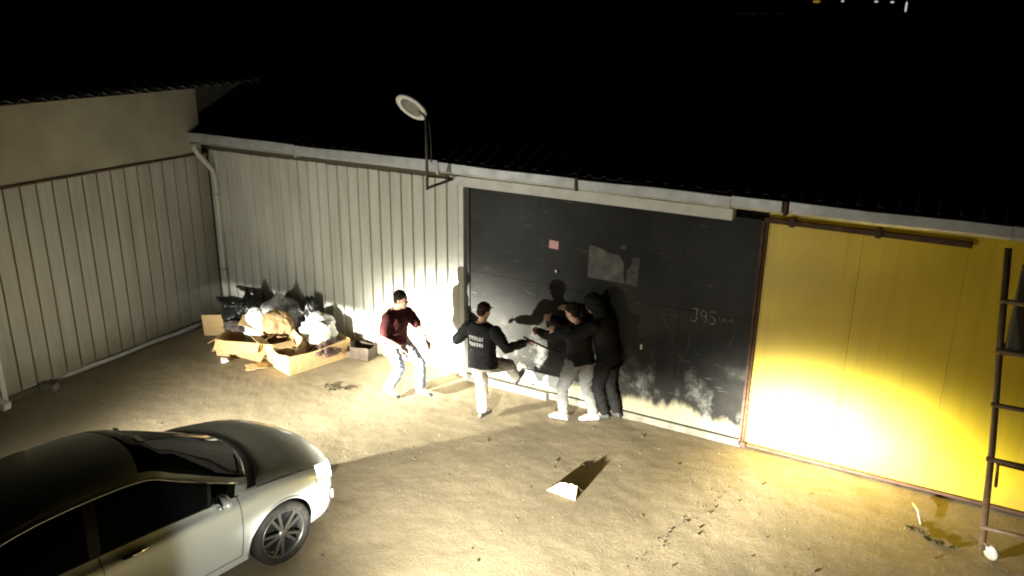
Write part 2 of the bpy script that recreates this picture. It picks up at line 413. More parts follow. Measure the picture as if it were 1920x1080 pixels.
# chalk scrawl: "J95" over a rounded pocket, drawn in strokes
m_chalk = mat('chalk', (.22, .22, .20), .95, 0, (.05, .05, .047), 22)
m_chalk2 = mat('faded_chalk', (.075, .075, .07), .95, 0, (.02, .02, .018), 9)
def stroke(pts, w=.012, parent=None, y=DY-.0025):
    n = len(pts); vs = []; fs = []
    for i, (x, z) in enumerate(pts):
        a = Vector(pts[min(i+1, n-1)])-Vector(pts[max(i-1, 0)]); a.normalize(); nn = Vector((-a.y, a.x))
        ww = w*(.6+.5*random.random())/2
        vs += [(x+nn.x*ww, y, z+nn.y*ww), (x-nn.x*ww, y, z-nn.y*ww)]
    for i in range(n-1): fs.append((2*i, 2*i+1, 2*i+3, 2*i+2))
    return vs, fs
def strokes(name, lst, m, parent, y=DY-.0085):
    V = []; F = []
    for pts, w in lst:
        v_, f_ = stroke(pts, w, y=y); b = len(V); V += v_; F += [tuple(b+q for q in ff) for ff in f_]
    return mesh_obj(name, V, F, m, parent)
def arc(cx, cz, rx, rz, a0, a1, n=10): return [(cx+rx*math.cos(math.radians(a0+(a1-a0)*i/n)), cz+rz*math.sin(math.radians(a0+(a1-a0)*i/n))) for i in range(n+1)]
zc = 1.60
strokes('chalk_writing', [
    ([(8.44, zc+.10), (8.52, zc+.10)], .014), ([(8.50, zc+.10), (8.50, zc-.03)]+arc(8.465, zc-.03, .035, .04, 0, -160), .014),
    (arc(8.585, zc+.055, .035, .04, 0, 360, 12)+[(8.615, zc-.06)], .014),
    ([(8.73, zc+.10), (8.665, zc+.10), (8.665, zc+.03)]+arc(8.69, zc-.015, .04, .045, 100, -140), .014),
    ([(8.77, zc+.05), (8.80, zc-.02), (8.85, zc+.04), (8.87, zc-.02)], .012),
    ([(8.90, zc+.01), (8.93, zc+.05), (8.96, zc-.01)], .01)], m_chalk, door)
strokes('chalk_drawing', [
    ([(8.02, 1.56), (8.2, 1.555), (8.4, 1.57)], .012), ([(8.07, 1.54), (8.14, 1.40), (8.22, 1.22), (8.30, 1.10)]+arc(8.42, 1.10, .12, .12, 180, 300), .012),
    ([(8.46, 1.52), (8.44, 1.30), (8.42, 1.16)], .01), ([(8.98, 1.60), (8.97, 1.42), (8.90, 1.24), (8.82, 1.14)], .01),
    ([(8.72, 1.50), (8.73, 1.30), (8.74, 1.15)], .009), ([(7.75, 1.67), (8.0, 1.64), (8.35, 1.63)], .007)], m_chalk2, door)
MB().box((6.55, DY-.03, 1.86), (6.575, DY, 1.90), .004).build('lock_cylinder', m_gutter, door)
MB().box((7.80, DY-.022, 1.02), (7.825, DY, 1.09), .004).build('latch', m_trim, door)
MB().box((5.165, DY-.02, .03), (5.199, DY+.05, WT-.02)).build('door_edge', m_black, door)
# bent kick plate with a black slot, threshold
MB().box((5.45, -.085, .17), (6.75, DY-.004, .36), .01).build('kick_plate', mat('worn_plate', (.13, .13, .125), .5, .3, (.06, .06, .056), 5), door)
MB().box((5.50, -.082, .125), (6.26, DY-.004, .165), .004).build('prised_slot', m_black, door)
MB().box((5.15, -.14, -.03), (6.5, .1, .10), .012).build('threshold', m_conc, shed)
MB().box((6.505, -.075, -.03), (9.2, .1, .085), .008).build('threshold', m_conc, shed)

# ---- yellow door
m_yel = mat('yellow_paint', (.64, .46, .016), .42, 0, (.72, .53, .026), 1.2, bump=.006, bscale=2.2, stretch=(1, 1, .5), splash=(.38, .25, .035))
yd = empty('yellow_door', (0, 0, 0)); yd.parent = shed; yd['label'] = 'plain yellow painted steel door'
YY = -.02
for x0, x1 in ((9.235, 10.255), (10.2562, 11.28), (11.2812, 12.30), (12.301, 14.3), (14.302, 25.9)):
    MB().box((x0, YY, .05), (x1, YY+.03, 3.02), .004).build('door_sheet', m_yel, yd)
MB().box((9.204, YY-.035, .01), (9.234, YY+.04, 2.93), .004).build('door_frame', m_rust, yd)
MB().box((9.25, YY-.03, .015), (14.3, YY+.04, .048), .003).build('bottom_rail', m_rust, yd)
MB().box((9.20, YY-.085, 2.895), (11.30, YY-.03, 2.955), .004).build('top_rail', m_rust, yd)
for x in (9.5, 10.40): MB().box((x-.03, YY-.10, 2.88), (x+.03, YY-.02, 2.99), .004).build('rail_bracket', m_rust, yd)
MB().box((9.19, YY-.06, 0), (9.26, YY-.036, .07), .004).build('door_stop', m_rust, yd)

# ------------------------------------------------------------------ neighbour on the left
nb = empty('neighbour_building', (0, 0, 0), math.radians(2.2))
tag(nb, 'stucco building on the left clad below with grey ribbed steel', 'building')
# local frame: wall face at x=0 facing +x, running to -y
NP = .232
def clad2():
    h = 2.87
    pr = [(0.008, -.012), (.012, .0), (NP-.012, .0), (NP-.008, -.012)]
    vs = []; fs = []
    for t, d in pr: vs += [(d, -t, .06), (d, -t, h)]
    for i in range(3): fs.append((2*i, 2*i+1, 2*i+3, 2*i+2))
    return vs, fs
v, f = clad2(); c0 = None
for i in range(17):
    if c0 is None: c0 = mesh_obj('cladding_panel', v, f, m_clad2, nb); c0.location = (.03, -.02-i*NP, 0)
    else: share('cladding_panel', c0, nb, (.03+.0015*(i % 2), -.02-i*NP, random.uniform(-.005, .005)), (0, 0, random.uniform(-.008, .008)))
EN = -.02-17*NP
MB().box((-.3, EN-.01, -.1), (.008, 6.0, 2.9)).build('wall_core', m_groove, nb)
MB().box((-.28, EN-2.5, 2.9), (.045, -.13, 3.93), .01).build('upper_wall', m_stucco, nb)
MB().box((-.5, -.128, 2.9), (-.29, 6.0, 3.92), .01).build('rear_wall', m_conc, nb)
MB().box((-.02, EN-.02, 2.872), (.075, .05, 2.902), .003).build('flashing', m_rust, nb)
MB().box((-.02, EN-.075, 0), (.085, EN-.003, 2.87), .004).build('end_post', m_trim, nb)
MB().box((-.05, EN, -.05), (.062, -.02, .075), .01).build('plinth', m_groove, nb)
# roof edge: corrugated sheet ends show as a row of small bumps
def fibre_sheet():
    vs = []; fs = []; n = 24
    for i in range(n+1):
        y = i*.96/n; z = .028*math.cos(2*PI*y/.24)
        vs += [(.10, y, z), (-2.6, y, z+.35), (.10, y, z-.008), (-2.6, y, z+.342)]
    for i in range(n):
        a = 4*i; b = a+4
        fs += [(a, b, b+1, a+1), (a+2, a+3, b+3, b+2), (a, a+2, b+2, b)]
    return vs, fs
fv, ff = fibre_sheet(); m_fib = mat('old_fibre_sheet', (.10, .098, .09), .9, 0, (.06, .06, .056), 8); s0 = None
for k in range(13):
    y = -6.4+k*.955
    if s0 is None: s0 = mesh_obj('roof_sheet', fv, ff, m_fib, nb, smooth=True); s0.location = (0, y, 3.965)
    else: share('roof_sheet', s0, nb, (0, y, 3.965+.006*(k % 2)))
# pipe lying along the foot of the wall and a kerb stone at its end
pp = MB().tube([(.16+.012*math.sin(i*1.3), -.5-.31*i, .055+.004*math.sin(i*2.1)) for i in range(10)], .035, 10).build('floor_pipe', m_gutter)
tag(pp, 'grey pipe lying on the ground along the foot of the left wall', 'pipe')
st = MB().box((-.12, -.05, -.02), (.10, .08, .10), .02).build('kerb_stone', m_conc); st.location = (.30, -3.42, 0); st.rotation_euler = (.1, .05, .4)
tag(st, 'pale broken stone at the near end of the floor pipe', 'stone')
st = MB().box((-.09, -.06, -.02), (.09, .06, .10), .015).build('kerb_stone', m_trim); st.location = (.29, -4.08, 0); st.rotation_euler = (0, .2, .2)
tag(st, 'small white block at the foot of the left wall end', 'stone')

# ------------------------------------------------------------------ flood lamp on a bracket
lampm = mat('lamp_pole_paint', (.10, .085, .075), .6, .3, (.06, .045, .038), 20)
m_lampw = mat('lamp_rim', (.72, .72, .70), .45)
m_lens = mat('lamp_lens', (.22, .23, .20), .25)
lamp = empty('flood_lamp', (4.95, -.70, 2.93))
tag(lamp, 'round unlit flood lamp on a thin pole bracketed to the shed eave', 'lamp')
def L(p): return (p[0]-4.95, p[1]+.70, p[2]-2.93)
MB().tube([(0, 0, -.02), (.004, 0, .45), (0, 0, .93)], .021, 10).build('pole', lampm, lamp)
MB().tube([(0.06, .02, .35), (.062, .02, .6), (.045, .01, .86), (.0, 0, .90)], .009, 8).build('cable', m_black, lamp)
MB().tube([(0, 0, 0), L((5.05, -.20, 2.99))], .020, 8).build('bracket_arm', lampm, lamp)
MB().tube([(0, 0, .16), L((5.04, -.21, 2.99))], .014, 8).build('bracket_brace', lampm, lamp)
MB().box(L((4.99, -.215, 2.95)), L((5.10, -.195, 3.05)), .004).build('bracket_plate', lampm, lamp)
nrm = (-.34*cf + .94*(-.51*cr-.86*cu)).normalized()
hc = Vector(L((4.73, -.70, 3.965)))
q = nrm.to_track_quat('Z', 'Y'); LM = Matrix.Translation(hc) @ q.to_matrix().to_4x4()
MB().lathe([(.10, -.05), (.20, -.035), (.225, -.01), (.228, .012), (.215, .018), (.165, .016), (.16, .008)], LM, 40).build('lamp_head', m_lampw, lamp)
MB().lathe([(.158, .006), (.158, .012), (.08, .014), (0.0005, .0145)], LM, 32).build('lens', m_lens, lamp)
MB().tube([(0, 0, .92), hc+Vector((.13, 0, -.045)), hc-nrm*.04], .014, 8).build('head_bracket', lampm, lamp)

# ------------------------------------------------------------------ rolling ladder on the right
ld = empty('rolling_ladder', (11.87, -1.05, 0))
tag(ld, 'brown steel rolling ladder with white casters against the yellow door', 'ladder')
A0 = Vector((0, 0, .07)); A1 = Vector((-.27, .72, 3.0)); DXL = Vector((.56, .02, 0))
m_ladder = mat('brown_steel_tube', (.14, .088, .05), .55, .2, (.20, .13, .075), 12)
for s in (0, 1):
    MB().tube([A0+DXL*s, A0.lerp(A1, .35)+DXL*s+Vector((.012, 0, 0)), A0.lerp(A1, .7)+DXL*s, A1+DXL*s], .033, 12).build('rail', m_ladder, ld)
for z in (.30, .97, 1.50, 2.02, 2.50):
    t = (z-.07)/2.93; p = A0.lerp(A1, t)
    MB().tube([p-DXL*.06+Vector((0, -.02, 0)), p+DXL*1.06+Vector((0, -.02, 0))], .025 if z != 2.02 else .032, 10).build('rung', m_ladder, ld)
MB().tube([A0+Vector((.0, .01, .72)), A0+Vector((.02, .5, .72))], .016, 8).build('brace', m_ladder, ld)
MB().tube([A0+Vector((.0, .52, .72)), A0+Vector((.56, .54, .70))], .016, 8).build('brace', m_ladder, ld)
m_cast = mat('white_caster', (.46, .44, .39), .6, 0, (.32, .29, .24), 15)
for s, dx in ((0, .085), (1, -.05)):
    p = DXL*s+Vector((dx, -.02, .078))
    rot = Matrix.Rotation(math.radians(50), 4, 'Z') @ Matrix.Rotation(PI/2, 4, 'Y')
    w = MB().lathe([(.012, -.022), (.05, -.024), (.072, -.02), (.078, -.01), (.078, .01), (.072, .02), (.05, .024), (.012, .022)], Matrix.Translation(p) @ rot, 28).build('caster', m_cast, ld)
    MB().lathe([(.0005, -.03), (.016, -.03), (.016, .03), (.0005, .03)], Matrix.Translation(p) @ rot, 12).build('axle', m_gutter, w)
    MB().tube([p+Vector((-.03 if s == 0 else .03, 0, .06)), DXL*s+Vector((0, 0, .15))], .012, 8).build('caster_fork', m_ladder, ld)
# dark meter cabinet on the wall behind the ladder
cb = empty('meter_cabinet', (11.76, -.03, 1.93))
tag(cb, 'dark metal cabinet on the yellow door behind the ladder', 'cabinet')
m_cab = mat('cabinet_grey', (.055, .05, .045), .5, 0, (.085, .075, .06), 6)
MB().box((0, -.22, 0), (.55, 0, .86), .012).build('body', m_cab, cb)
MB().box((.02, -.232, .02), (.53, -.221, .84), .004).build('front_door', m_cab, cb)
MB().box((-.02, -.26, -.045), (.57, 0, -.002), .006).build('shelf', m_ladder, cb)

# ------------------------------------------------------------------ rubbish in the corner
def crumple(name, loc, r, m, label, cat, seed, amp=.16, flat=.9, sub=5, rot=(0, 0, 0), group=None, knot=False):
    bm = bmesh.new(); bmesh.ops.create_icosphere(bm, subdivisions=sub, radius=1.0)
    off = Vector((seed*7.3, seed*3.1, seed*1.7))
    for v_ in bm.verts:
        d = v_.co.normalized()
        k = 1+amp*1.6*noise.noise(d*1.3+off)+amp*.8*(.5-abs(noise.noise(Vector((d.x*3.2, d.y*3.2, d.z*1.4))+off*2))*1.8)+amp*.35*(.5-abs(noise.noise(Vector((d.x*7.5, d.y*7.5, d.z*3))+off))*2)+amp*.10*(.5-abs(noise.noise(d*15+off))*2)
        p = Vector((d.x*r[0], d.y*r[1], d.z*r[2]))*k
        if knot and d.z > .75:
            t = (d.z-.75)/.25; p.x *= 1-.75*t; p.y *= 1-.75*t; p.z += r[2]*.28*t*t
        p.z = max(p.z, -r[2]*flat)
        v_.co = p
    me = bpy.data.meshes.new(name); bm.to_mesh(me); bm.free(); me.materials.append(m)
    me.polygons.foreach_set('use_smooth', [True]*len(me.polygons))
    o = link(bpy.data.objects.new(name, me)); o.location = loc; o.rotation_euler = rot
    return tag(o, label, cat, group)
m_bagw = mat('white_plastic', (.78, .77, .74), .35, 0, (.66, .65, .62), 8)
m_bagk = mat('black_plastic', (.014, .015, .014), .32)
m_bagg = mat('grey_film', (.42, .42, .41), .3, 0, (.30, .30, .29), 7)
m_bagb = mat('brown_paper', (.34, .22, .10), .8, 0, (.24, .15, .07), 7)
crumple('rubbish_bag', (1.18, -.48, .33), (.42, .34, .33), m_bagk, 'black rubbish bag at the back of the pile in the corner', 'bag', 1, .22, knot=True)
crumple('rubbish_bag', (1.60, -.70, .30), (.24, .22, .31), m_bagw, 'upright white plastic bag in the middle of the pile', 'bag', 2, .13)
crumple('rubbish_bag', (1.88, -.44, .38), (.34, .30, .40), m_bagg, 'grey film bag bulging at the top of the pile', 'bag', 3, .2, knot=True)
crumple('paper_sack', (2.02, -.66, .36), (.28, .24, .30), m_bagb, 'brown paper sack leaning on the grey film bag', 'sack', 4, .15, rot=(.2, .35, .3))
crumple('rubbish_bag', (2.62, -.44, .29), (.29, .26, .29), m_bagw, 'crumpled white bag beside the shed wall behind the long box', 'bag', 5, .24, knot=True)
crumple('rubbish_bag', (2.30, -.22, .42), (.12, .11, .38), m_bagk, 'narrow dark bag standing against the shed wall', 'bag', 6, .18)
def carton(name, loc, rz, l, w, h, label, flaps=(), t=.008, tiltx=0.0, m=m_card, sag=0.0):
    e = empty(name, loc, rz); e.rotation_euler = (tiltx, 0, rz); tag(e, label, 'box')
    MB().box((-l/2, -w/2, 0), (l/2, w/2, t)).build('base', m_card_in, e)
    def side(p0, p1, nm='side'):
        # slightly bowed wall between two base corners
        n = 8; vs = []; d = Vector((p1[0]-p0[0], p1[1]-p0[1], 0)); nn = Vector((d.y, -d.x, 0)).normalized()
        for i in range(n+1):
            f_ = i/n; b = sag*math.sin(PI*f_)
            base = Vector((p0[0], p0[1], 0))+d*f_
            hh = h*(1+.05*math.sin(5*f_+loc[0]))
            for z, o in ((0, 0), (hh*.5, b*.5), (hh, b)):
                vs.append(base+nn*o+Vector((0, 0, z)))
        k = len(vs)
        vs += [v_-nn*t for v_ in vs]
        fs = []
        for i in range(n):
            for j in range(2):
                a = i*3+j; fs.append((a, a+3, a+4, a+1)); fs.append((k+a, k+a+1, k+a+4, k+a+3))
            a = i*3+2; fs.append((a, a+3, k+a+3, k+a))
        fs += [(0, 1, k+1, k), (1, 2, k+2, k+1), (n*3, k+n*3, k+n*3+1, n*3+1), (n*3+1, k+n*3+1, k+n*3+2, n*3+2)]
        o = mesh_obj(nm, vs, fs, m, e)
        return o
    side((-l/2, -w/2), (l/2, -w/2)); side((l/2, -w/2), (l/2, w/2)); side((l/2, w/2), (-l/2, w/2)); side((-l/2, w/2), (-l/2, -w/2))
    for (edge, ang, dep) in flaps:
        b = MB(); 
        if edge == 'f': mt = Matrix.Translation((0, -w/2, h)) @ Matrix.Rotation(ang, 4, 'X'); b.box((-l/2+.01, -dep, 0), (l/2-.01, 0, t*.7), mtx=mt)
        if edge == 'b': mt = Matrix.Translation((0, w/2, h)) @ Matrix.Rotation(-ang, 4, 'X'); b.box((-l/2+.01, 0, 0), (l/2-.01, dep, t*.7), mtx=mt)
        if edge == 'l': mt = Matrix.Translation((-l/2, 0, h)) @ Matrix.Rotation(-ang, 4, 'Y'); b.box((-dep, -w/2+.01, 0), (0, w/2-.01, t*.7), mtx=mt)
        if edge == 'r': mt = Matrix.Translation((l/2, 0, h)) @ Matrix.Rotation(ang, 4, 'Y'); b.box((0, -w/2+.01, 0), (dep, w/2-.01, t*.7), mtx=mt)
        b.build('flap', m, e)
    return e
# long open tray box in front (long side runs away towards the shed wall)
carton('cardboard_box', (2.80, -.78, .0), math.radians(74), 1.08, .46, .30, 'long open cardboard box in front of the white bag', (), sag=.03)
carton('cardboard_box', (1.62, -1.02, .0), math.radians(20), .74, .46, .26, 'low open cardboard box at the front of the pile', (('f', .9, .16), ('r', -.5, .2), ('l', .5, .16)), sag=.02)
carton('cardboard_box', (2.22, -.92, .0), math.radians(-25), .46, .36, .32, 'torn cardboard box between the low box and the long box', (('f', -.3, .18), ('b', 1.2, .2), ('r', .3, .14)), sag=.015)
carton('cardboard_box', (3.33, -.24, .0), math.radians(5), .38, .24, .20, 'brown carton standing against the shed wall right of the pile', (('l', .3, .12),), sag=.01, m=mat('red_brown_card', (.050, .034, .020), .85, 0, (.032, .021, .013), 7))
# flat sheet of cardboard on edge
cs = empty('cardboard_sheet', (.66, -.78, 0), math.radians(32)); tag(cs, 'upright yellow cardboard sheet at the left end of the pile', 'cardboard')
MB().box((-.17, -.005, 0), (.17, .005, .38), mtx=Matrix.Rotation(.12, 4, 'X')).build('panel', m_card, cs)
MB().box((0, -.005, 0.02), (.16, .005, .36), mtx=Matrix.Translation((.172, .0, 0)) @ Matrix.Rotation(2.1, 4, 'Z')).build('flap', m_card, cs)
# dark litter lying on top: sticks, strips
crumple('cloth_rag', (1.30, -.86, .33), (.26, .16, .09), mat('dark_rag', (.075, .055, .045), .9, 0, (.04, .03, .026), 8), 'dark rag hanging over the low open box', 'rag', 9, .25)
crumple('cloth_rag', (2.98, -.62, .20), (.15, .30, .10), mat('brown_rag', (.10, .055, .04), .9, 0, (.06, .03, .025), 8), 'brown rag inside the long open box', 'rag', 10, .25)
crumple('paper_scrap', (2.52, -.98, .22), (.13, .10, .06), m_card, 'scrap of cardboard on the near end of the long box', 'scrap', 11, .3, sub=3)
crumple('paper_scrap', (1.66, -1.48, .03), (.07, .05, .04), m_bagw, 'small white scrap on the dirt in front of the low box', 'scrap', 12, .3, sub=3)
crumple('plastic_wrapper', (1.02, -.60, .60), (.33, .14, .06), m_bagk, 'black flattened wrapper on top of the pile', 'wrapper', 13, .3, sub=4)

# torn flat pieces of cardboard leaning and lying on the heap
def torn(loc, rot, w, h, seed, label, m=m_card):
    rng = random.Random(seed); n = 18; pts = []
    for k in range(n):
        a = 2*PI*k/n; x = max(-1, min(1, 1.35*math.cos(a))); z = max(-1, min(1, 1.35*math.sin(a)))
        pts.append((x*w*(1+rng.uniform(-.12, .1)), z*h*(1+rng.uniform(-.12, .1))))
    vs = []; 
    for yy in (-.004, .004): vs += [(x, yy+.10*x*x/w+.05*z*x/h, z) for x, z in pts]
    fs = [tuple(range(n)), tuple(range(n, 2*n))[::-1]]+[(i, n+i, n+(i+1) % n, (i+1) % n) for i in range(n)]
    o = mesh_obj('torn_cardboard', vs, fs, m); o.location = loc; o.rotation_euler = rot; return tag(o, label, 'cardboard')
torn((1.98, -1.20, .14), (-1.0, .2, .3), .20, .15, 1, 'torn cardboard piece leaning between the low box and the long box')
torn((1.28, -1.24, .10), (-.9, -.2, -.2), .18, .10, 2, 'torn cardboard piece in front of the low box on its left')
torn((1.66, -.82, .42), (-1.2, .4, .6), .22, .13, 3, 'torn cardboard piece lying on top of the low box')
torn((2.46, -.84, .30), (-.7, .1, -.5), .20, .14, 4, 'torn cardboard piece propped on the inner end of the long box')
torn((2.20, -1.36, .015), (-1.5, 0, .9), .16, .10, 5, 'torn cardboard piece flat on the dirt before the long box')
# ------------------------------------------------------------------ things lying in the yard
# folded carton that throws the triangular shadow
fc = empty('folded_carton', (7.74, -2.14, 0), math.radians(5)); tag(fc, 'pale folded carton lying alone in the middle of the yard', 'carton')
m_pale = mat('pale_card', (.72, .62, .42), .8, 0, (.62, .52, .34), 12)
def leaf(name, quad, m, seed, n=10):
    """a soft, dented sheet of card between four corners, with thickness"""
    q = [Vector(p) for p in quad]; nn = (q[1]-q[0]).cross(q[3]-q[0]).normalized(); vs = []; fs = []
    for s_ in (0, 1):
        for j in range(n+1):
            for i in range(n+1):
                u, w = i/n, j/n; p = q[0].lerp(q[1], u).lerp(q[3].lerp(q[2], u), w)
                e = math.sin(PI*u)*(.35+.65*w)
                p = p+nn*(.030*noise.noise(Vector((u*2.4+seed, w*2.4, 0)))*e+.008*noise.noise(Vector((u*9, w*9, seed))))+Vector((0, 0, .02*noise.noise(Vector((u*5+seed, 7, 0)))*w))
                p.z = max(p.z, .001*(1-s_)); vs.append(p-nn*.005*s_)
    k = (n+1)*(n+1)
    for j in range(n):
        for i in range(n):
            c_ = j*(n+1)+i; fs += [(c_, c_+1, c_+n+2, c_+n+1), (k+c_, k+c_+n+1, k+c_+n+2, k+c_+1)]
    rim = [i for i in range(n+1)]+[(j*(n+1)+n) for j in range(1, n+1)]+[n*(n+1)+i for i in range(n-1, -1, -1)]+[j*(n+1) for j in range(n-1, 0, -1)]
    fs += [(rim[i], k+rim[i], k+rim[(i+1) % len(rim)], rim[(i+1) % len(rim)]) for i in range(len(rim))]
    return mesh_obj(name, vs, fs, m, fc)
leaf('front_leaf', [(-.19, -.03, 0), (.17, -.09, 0), (.15, .03, .11), (-.06, .06, .085)], m_pale, 3.1)
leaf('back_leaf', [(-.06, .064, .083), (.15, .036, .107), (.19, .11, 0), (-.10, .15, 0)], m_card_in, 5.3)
# pebbles
def pebbles(name, n, smin, smax, area, m, label, cat, seed, dens=None):
    rng = np.random.RandomState(seed)
    ico = bmesh.new(); bmesh.ops.create_icosphere(ico, subdivisions=1, radius=1.0)
    bv = np.array([v_.co[:] for v_ in ico.verts]); ico.verts.ensure_lookup_table(); bf = [[v_.index for v_ in f_.verts] for f_ in ico.faces]; ico.free()
    V = []; F = []
    for k in range(n):
        while True:
            x = rng.uniform(area[0], area[1]); y = rng.uniform(area[2], area[3])
            if dens is None or rng.rand() < dens(x, y): break
        s = smin+(smax-smin)*rng.rand()**3
        sc = s*np.array([rng.uniform(.7, 1.3), rng.uniform(.7, 1.3), rng.uniform(.45, .8)])
        a = rng.rand()*6.28; p = bv*sc*(1+.25*rng.randn(len(bv), 1)*.6)
        px = p[:, 0]*math.cos(a)-p[:, 1]*math.sin(a); py = p[:, 0]*math.sin(a)+p[:, 1]*math.cos(a)
        z = gh(x, y)+sc[2]*.35
        b = len(V)
        V += list(zip(px+x, py+y, p[:, 2]+z)); F += [(b+q[0], b+q[1], b+q[2]) for q in bf]
    o = mesh_obj(name, V, F, m); return tag(o, label, cat, kind='stuff')
m_peb = mat('pebble_grey', (.24, .20, .125), .95, 0, (.16, .13, .085), 5)
m_peb2 = mat('pebble_dark', (.085, .065, .045), .9, 0, (.05, .04, .028), 9)
pebbles('gravel', 2200, .003, .010, (0.3, 12.8, -6.6, -.15), m_peb, 'small loose pebbles scattered over the dirt yard', 'gravel', 3)
pebbles('dark_litter', 240, .004, .020, (2.2, 12.6, -4.6, -.3), m_peb2, 'dark lumps and leaf crumbs strewn on the dirt', 'litter', 5)
def near_crack(x, y):
    # the line of weeds that runs from (9.25,-1.3) to (8.85,-2.9)
    t = (y+1.3)/(-1.6); xc = 9.26-.38*t+.05*math.sin(t*9)
    return math.exp(-((x-xc)/.045)**2)
pebbles('weed_crumbs', 120, .003, .013, (8.6, 9.6, -3.0, -1.15), m_peb2, 'broken line of dark crumbs along a crack in the dirt', 'litter', 8, near_crack)
# twigs and weeds
m_twig = mat('dry_twig', (.13, .085, .05), .9); m_stick = mat('pale_stick', (.55, .48, .34), .8)
m_weed = mat('dark_weed', (.055, .06, .022), .9, 0, (.035, .03, .015), 10)
sk = MB().tube([(11.20, -.42, .03), (11.26, -.56, .035), (11.30, -.80, .025)], [.008, .010, .007], 8).build('wooden_stick', m_stick)
tag(sk, 'short pale stick on the dirt below the yellow door', 'stick')
def sprig(loc, rz, n, L_, label, seed):
    rng = random.Random(seed); e = empty('dry_weed', loc, rz); tag(e, label, 'weed')
    pts = [Vector((L_*(t/6-.5), .03*math.sin(t*1.3), .007+.004*math.sin(t*2.0))) for t in range(7)]
    MB().tube(pts, .006, 6).build('stem', m_twig, e)
    b = MB()
    for k in range(n):
        p = pts[rng.randrange(7)]+Vector((rng.uniform(-.04, .04), 0, 0)); a = rng.uniform(0, 6.28); l = rng.uniform(.04, .10)
        d = Vector((math.cos(a), math.sin(a), rng.uniform(.0, .16))).normalized(); w = d.cross(Vector((0, 0, 1))).normalized()*rng.uniform(.008, .018)
        vs = [b.bm.verts.new(p), b.bm.verts.new(p+d*l*.5+w+Vector((0, 0, .01))), b.bm.verts.new(p+d*l), b.bm.verts.new(p+d*l*.5-w)]
        b.bm.faces.new(vs)
    b.build('leaves', m_weed, e)
sprig((11.42, -.98, 0), -.5, 46, .46, 'dark withered weed below the yellow door near the ladder', 1)
sprig((3.70, -1.36, 0), .35, 40, .42, 'dark withered weed in front of the brown carton', 2)
#sprig((9.18, -1.62, 0), 1.3, 12, .20, 'small withered weed on the crack line in the yard', 3)
#sprig((9.02, -2.32, 0), 1.45, 10, .20, 'lower withered weed on the crack line in the yard', 4)

# ------------------------------------------------------------------ far street lamps beyond the roof
m_glow = mat('lamp_glow', (.9, .9, .9), .5, emit=(1, .97, .92), estr=.5)
m_glowy = mat('sodium_glow', (.9, .7, .2), .5, emit=(1, .62, .08), estr=.2)
def far_lamp(px, py, dist, m, label, r, hh=.15):
    d = (cf*1540.8+cr*(px-960)+cu*(540-py)).normalized(); p = CAM+d*dist
    e = empty('street_lamp', (p.x, p.y, 0)); tag(e, label, 'lamp', 'far street lamps on the horizon')
    MB().tube([(0, 0, 0), (0, 0, p.z-.2)], [.10, .05], 8).build('pole', m_black, e)
    MB().lathe([(.02, -hh), (r, -hh*.6), (r, hh*.6), (.02, hh)], Matrix.Translation((0, 0, p.z)), 12).build('lamp_head', m, e)
    MB().tube([(0, 0, p.z-.3), (.3, 0, p.z-.05), (0, 0, p.z)], .03, 6).build('arm', m_black, e)
far_lamp(1531, 3, 150, m_glowy, 'yellowish far street lamp, leftmost on the horizon', .55, .22)
far_lamp(1580, 2, 150, m_glow, 'second far white lamp from the left on the horizon', .22)
far_lamp(1643, 3, 150, m_glow, 'third far white lamp from the left on the horizon', .28)
far_lamp(1673, 4, 150, m_glow, 'fourth far white lamp from the left on the horizon', .28)
far_lamp(1699, 13, 150, m_glow, 'tall narrow far white lamp, rightmost on the horizon', .15, .85)

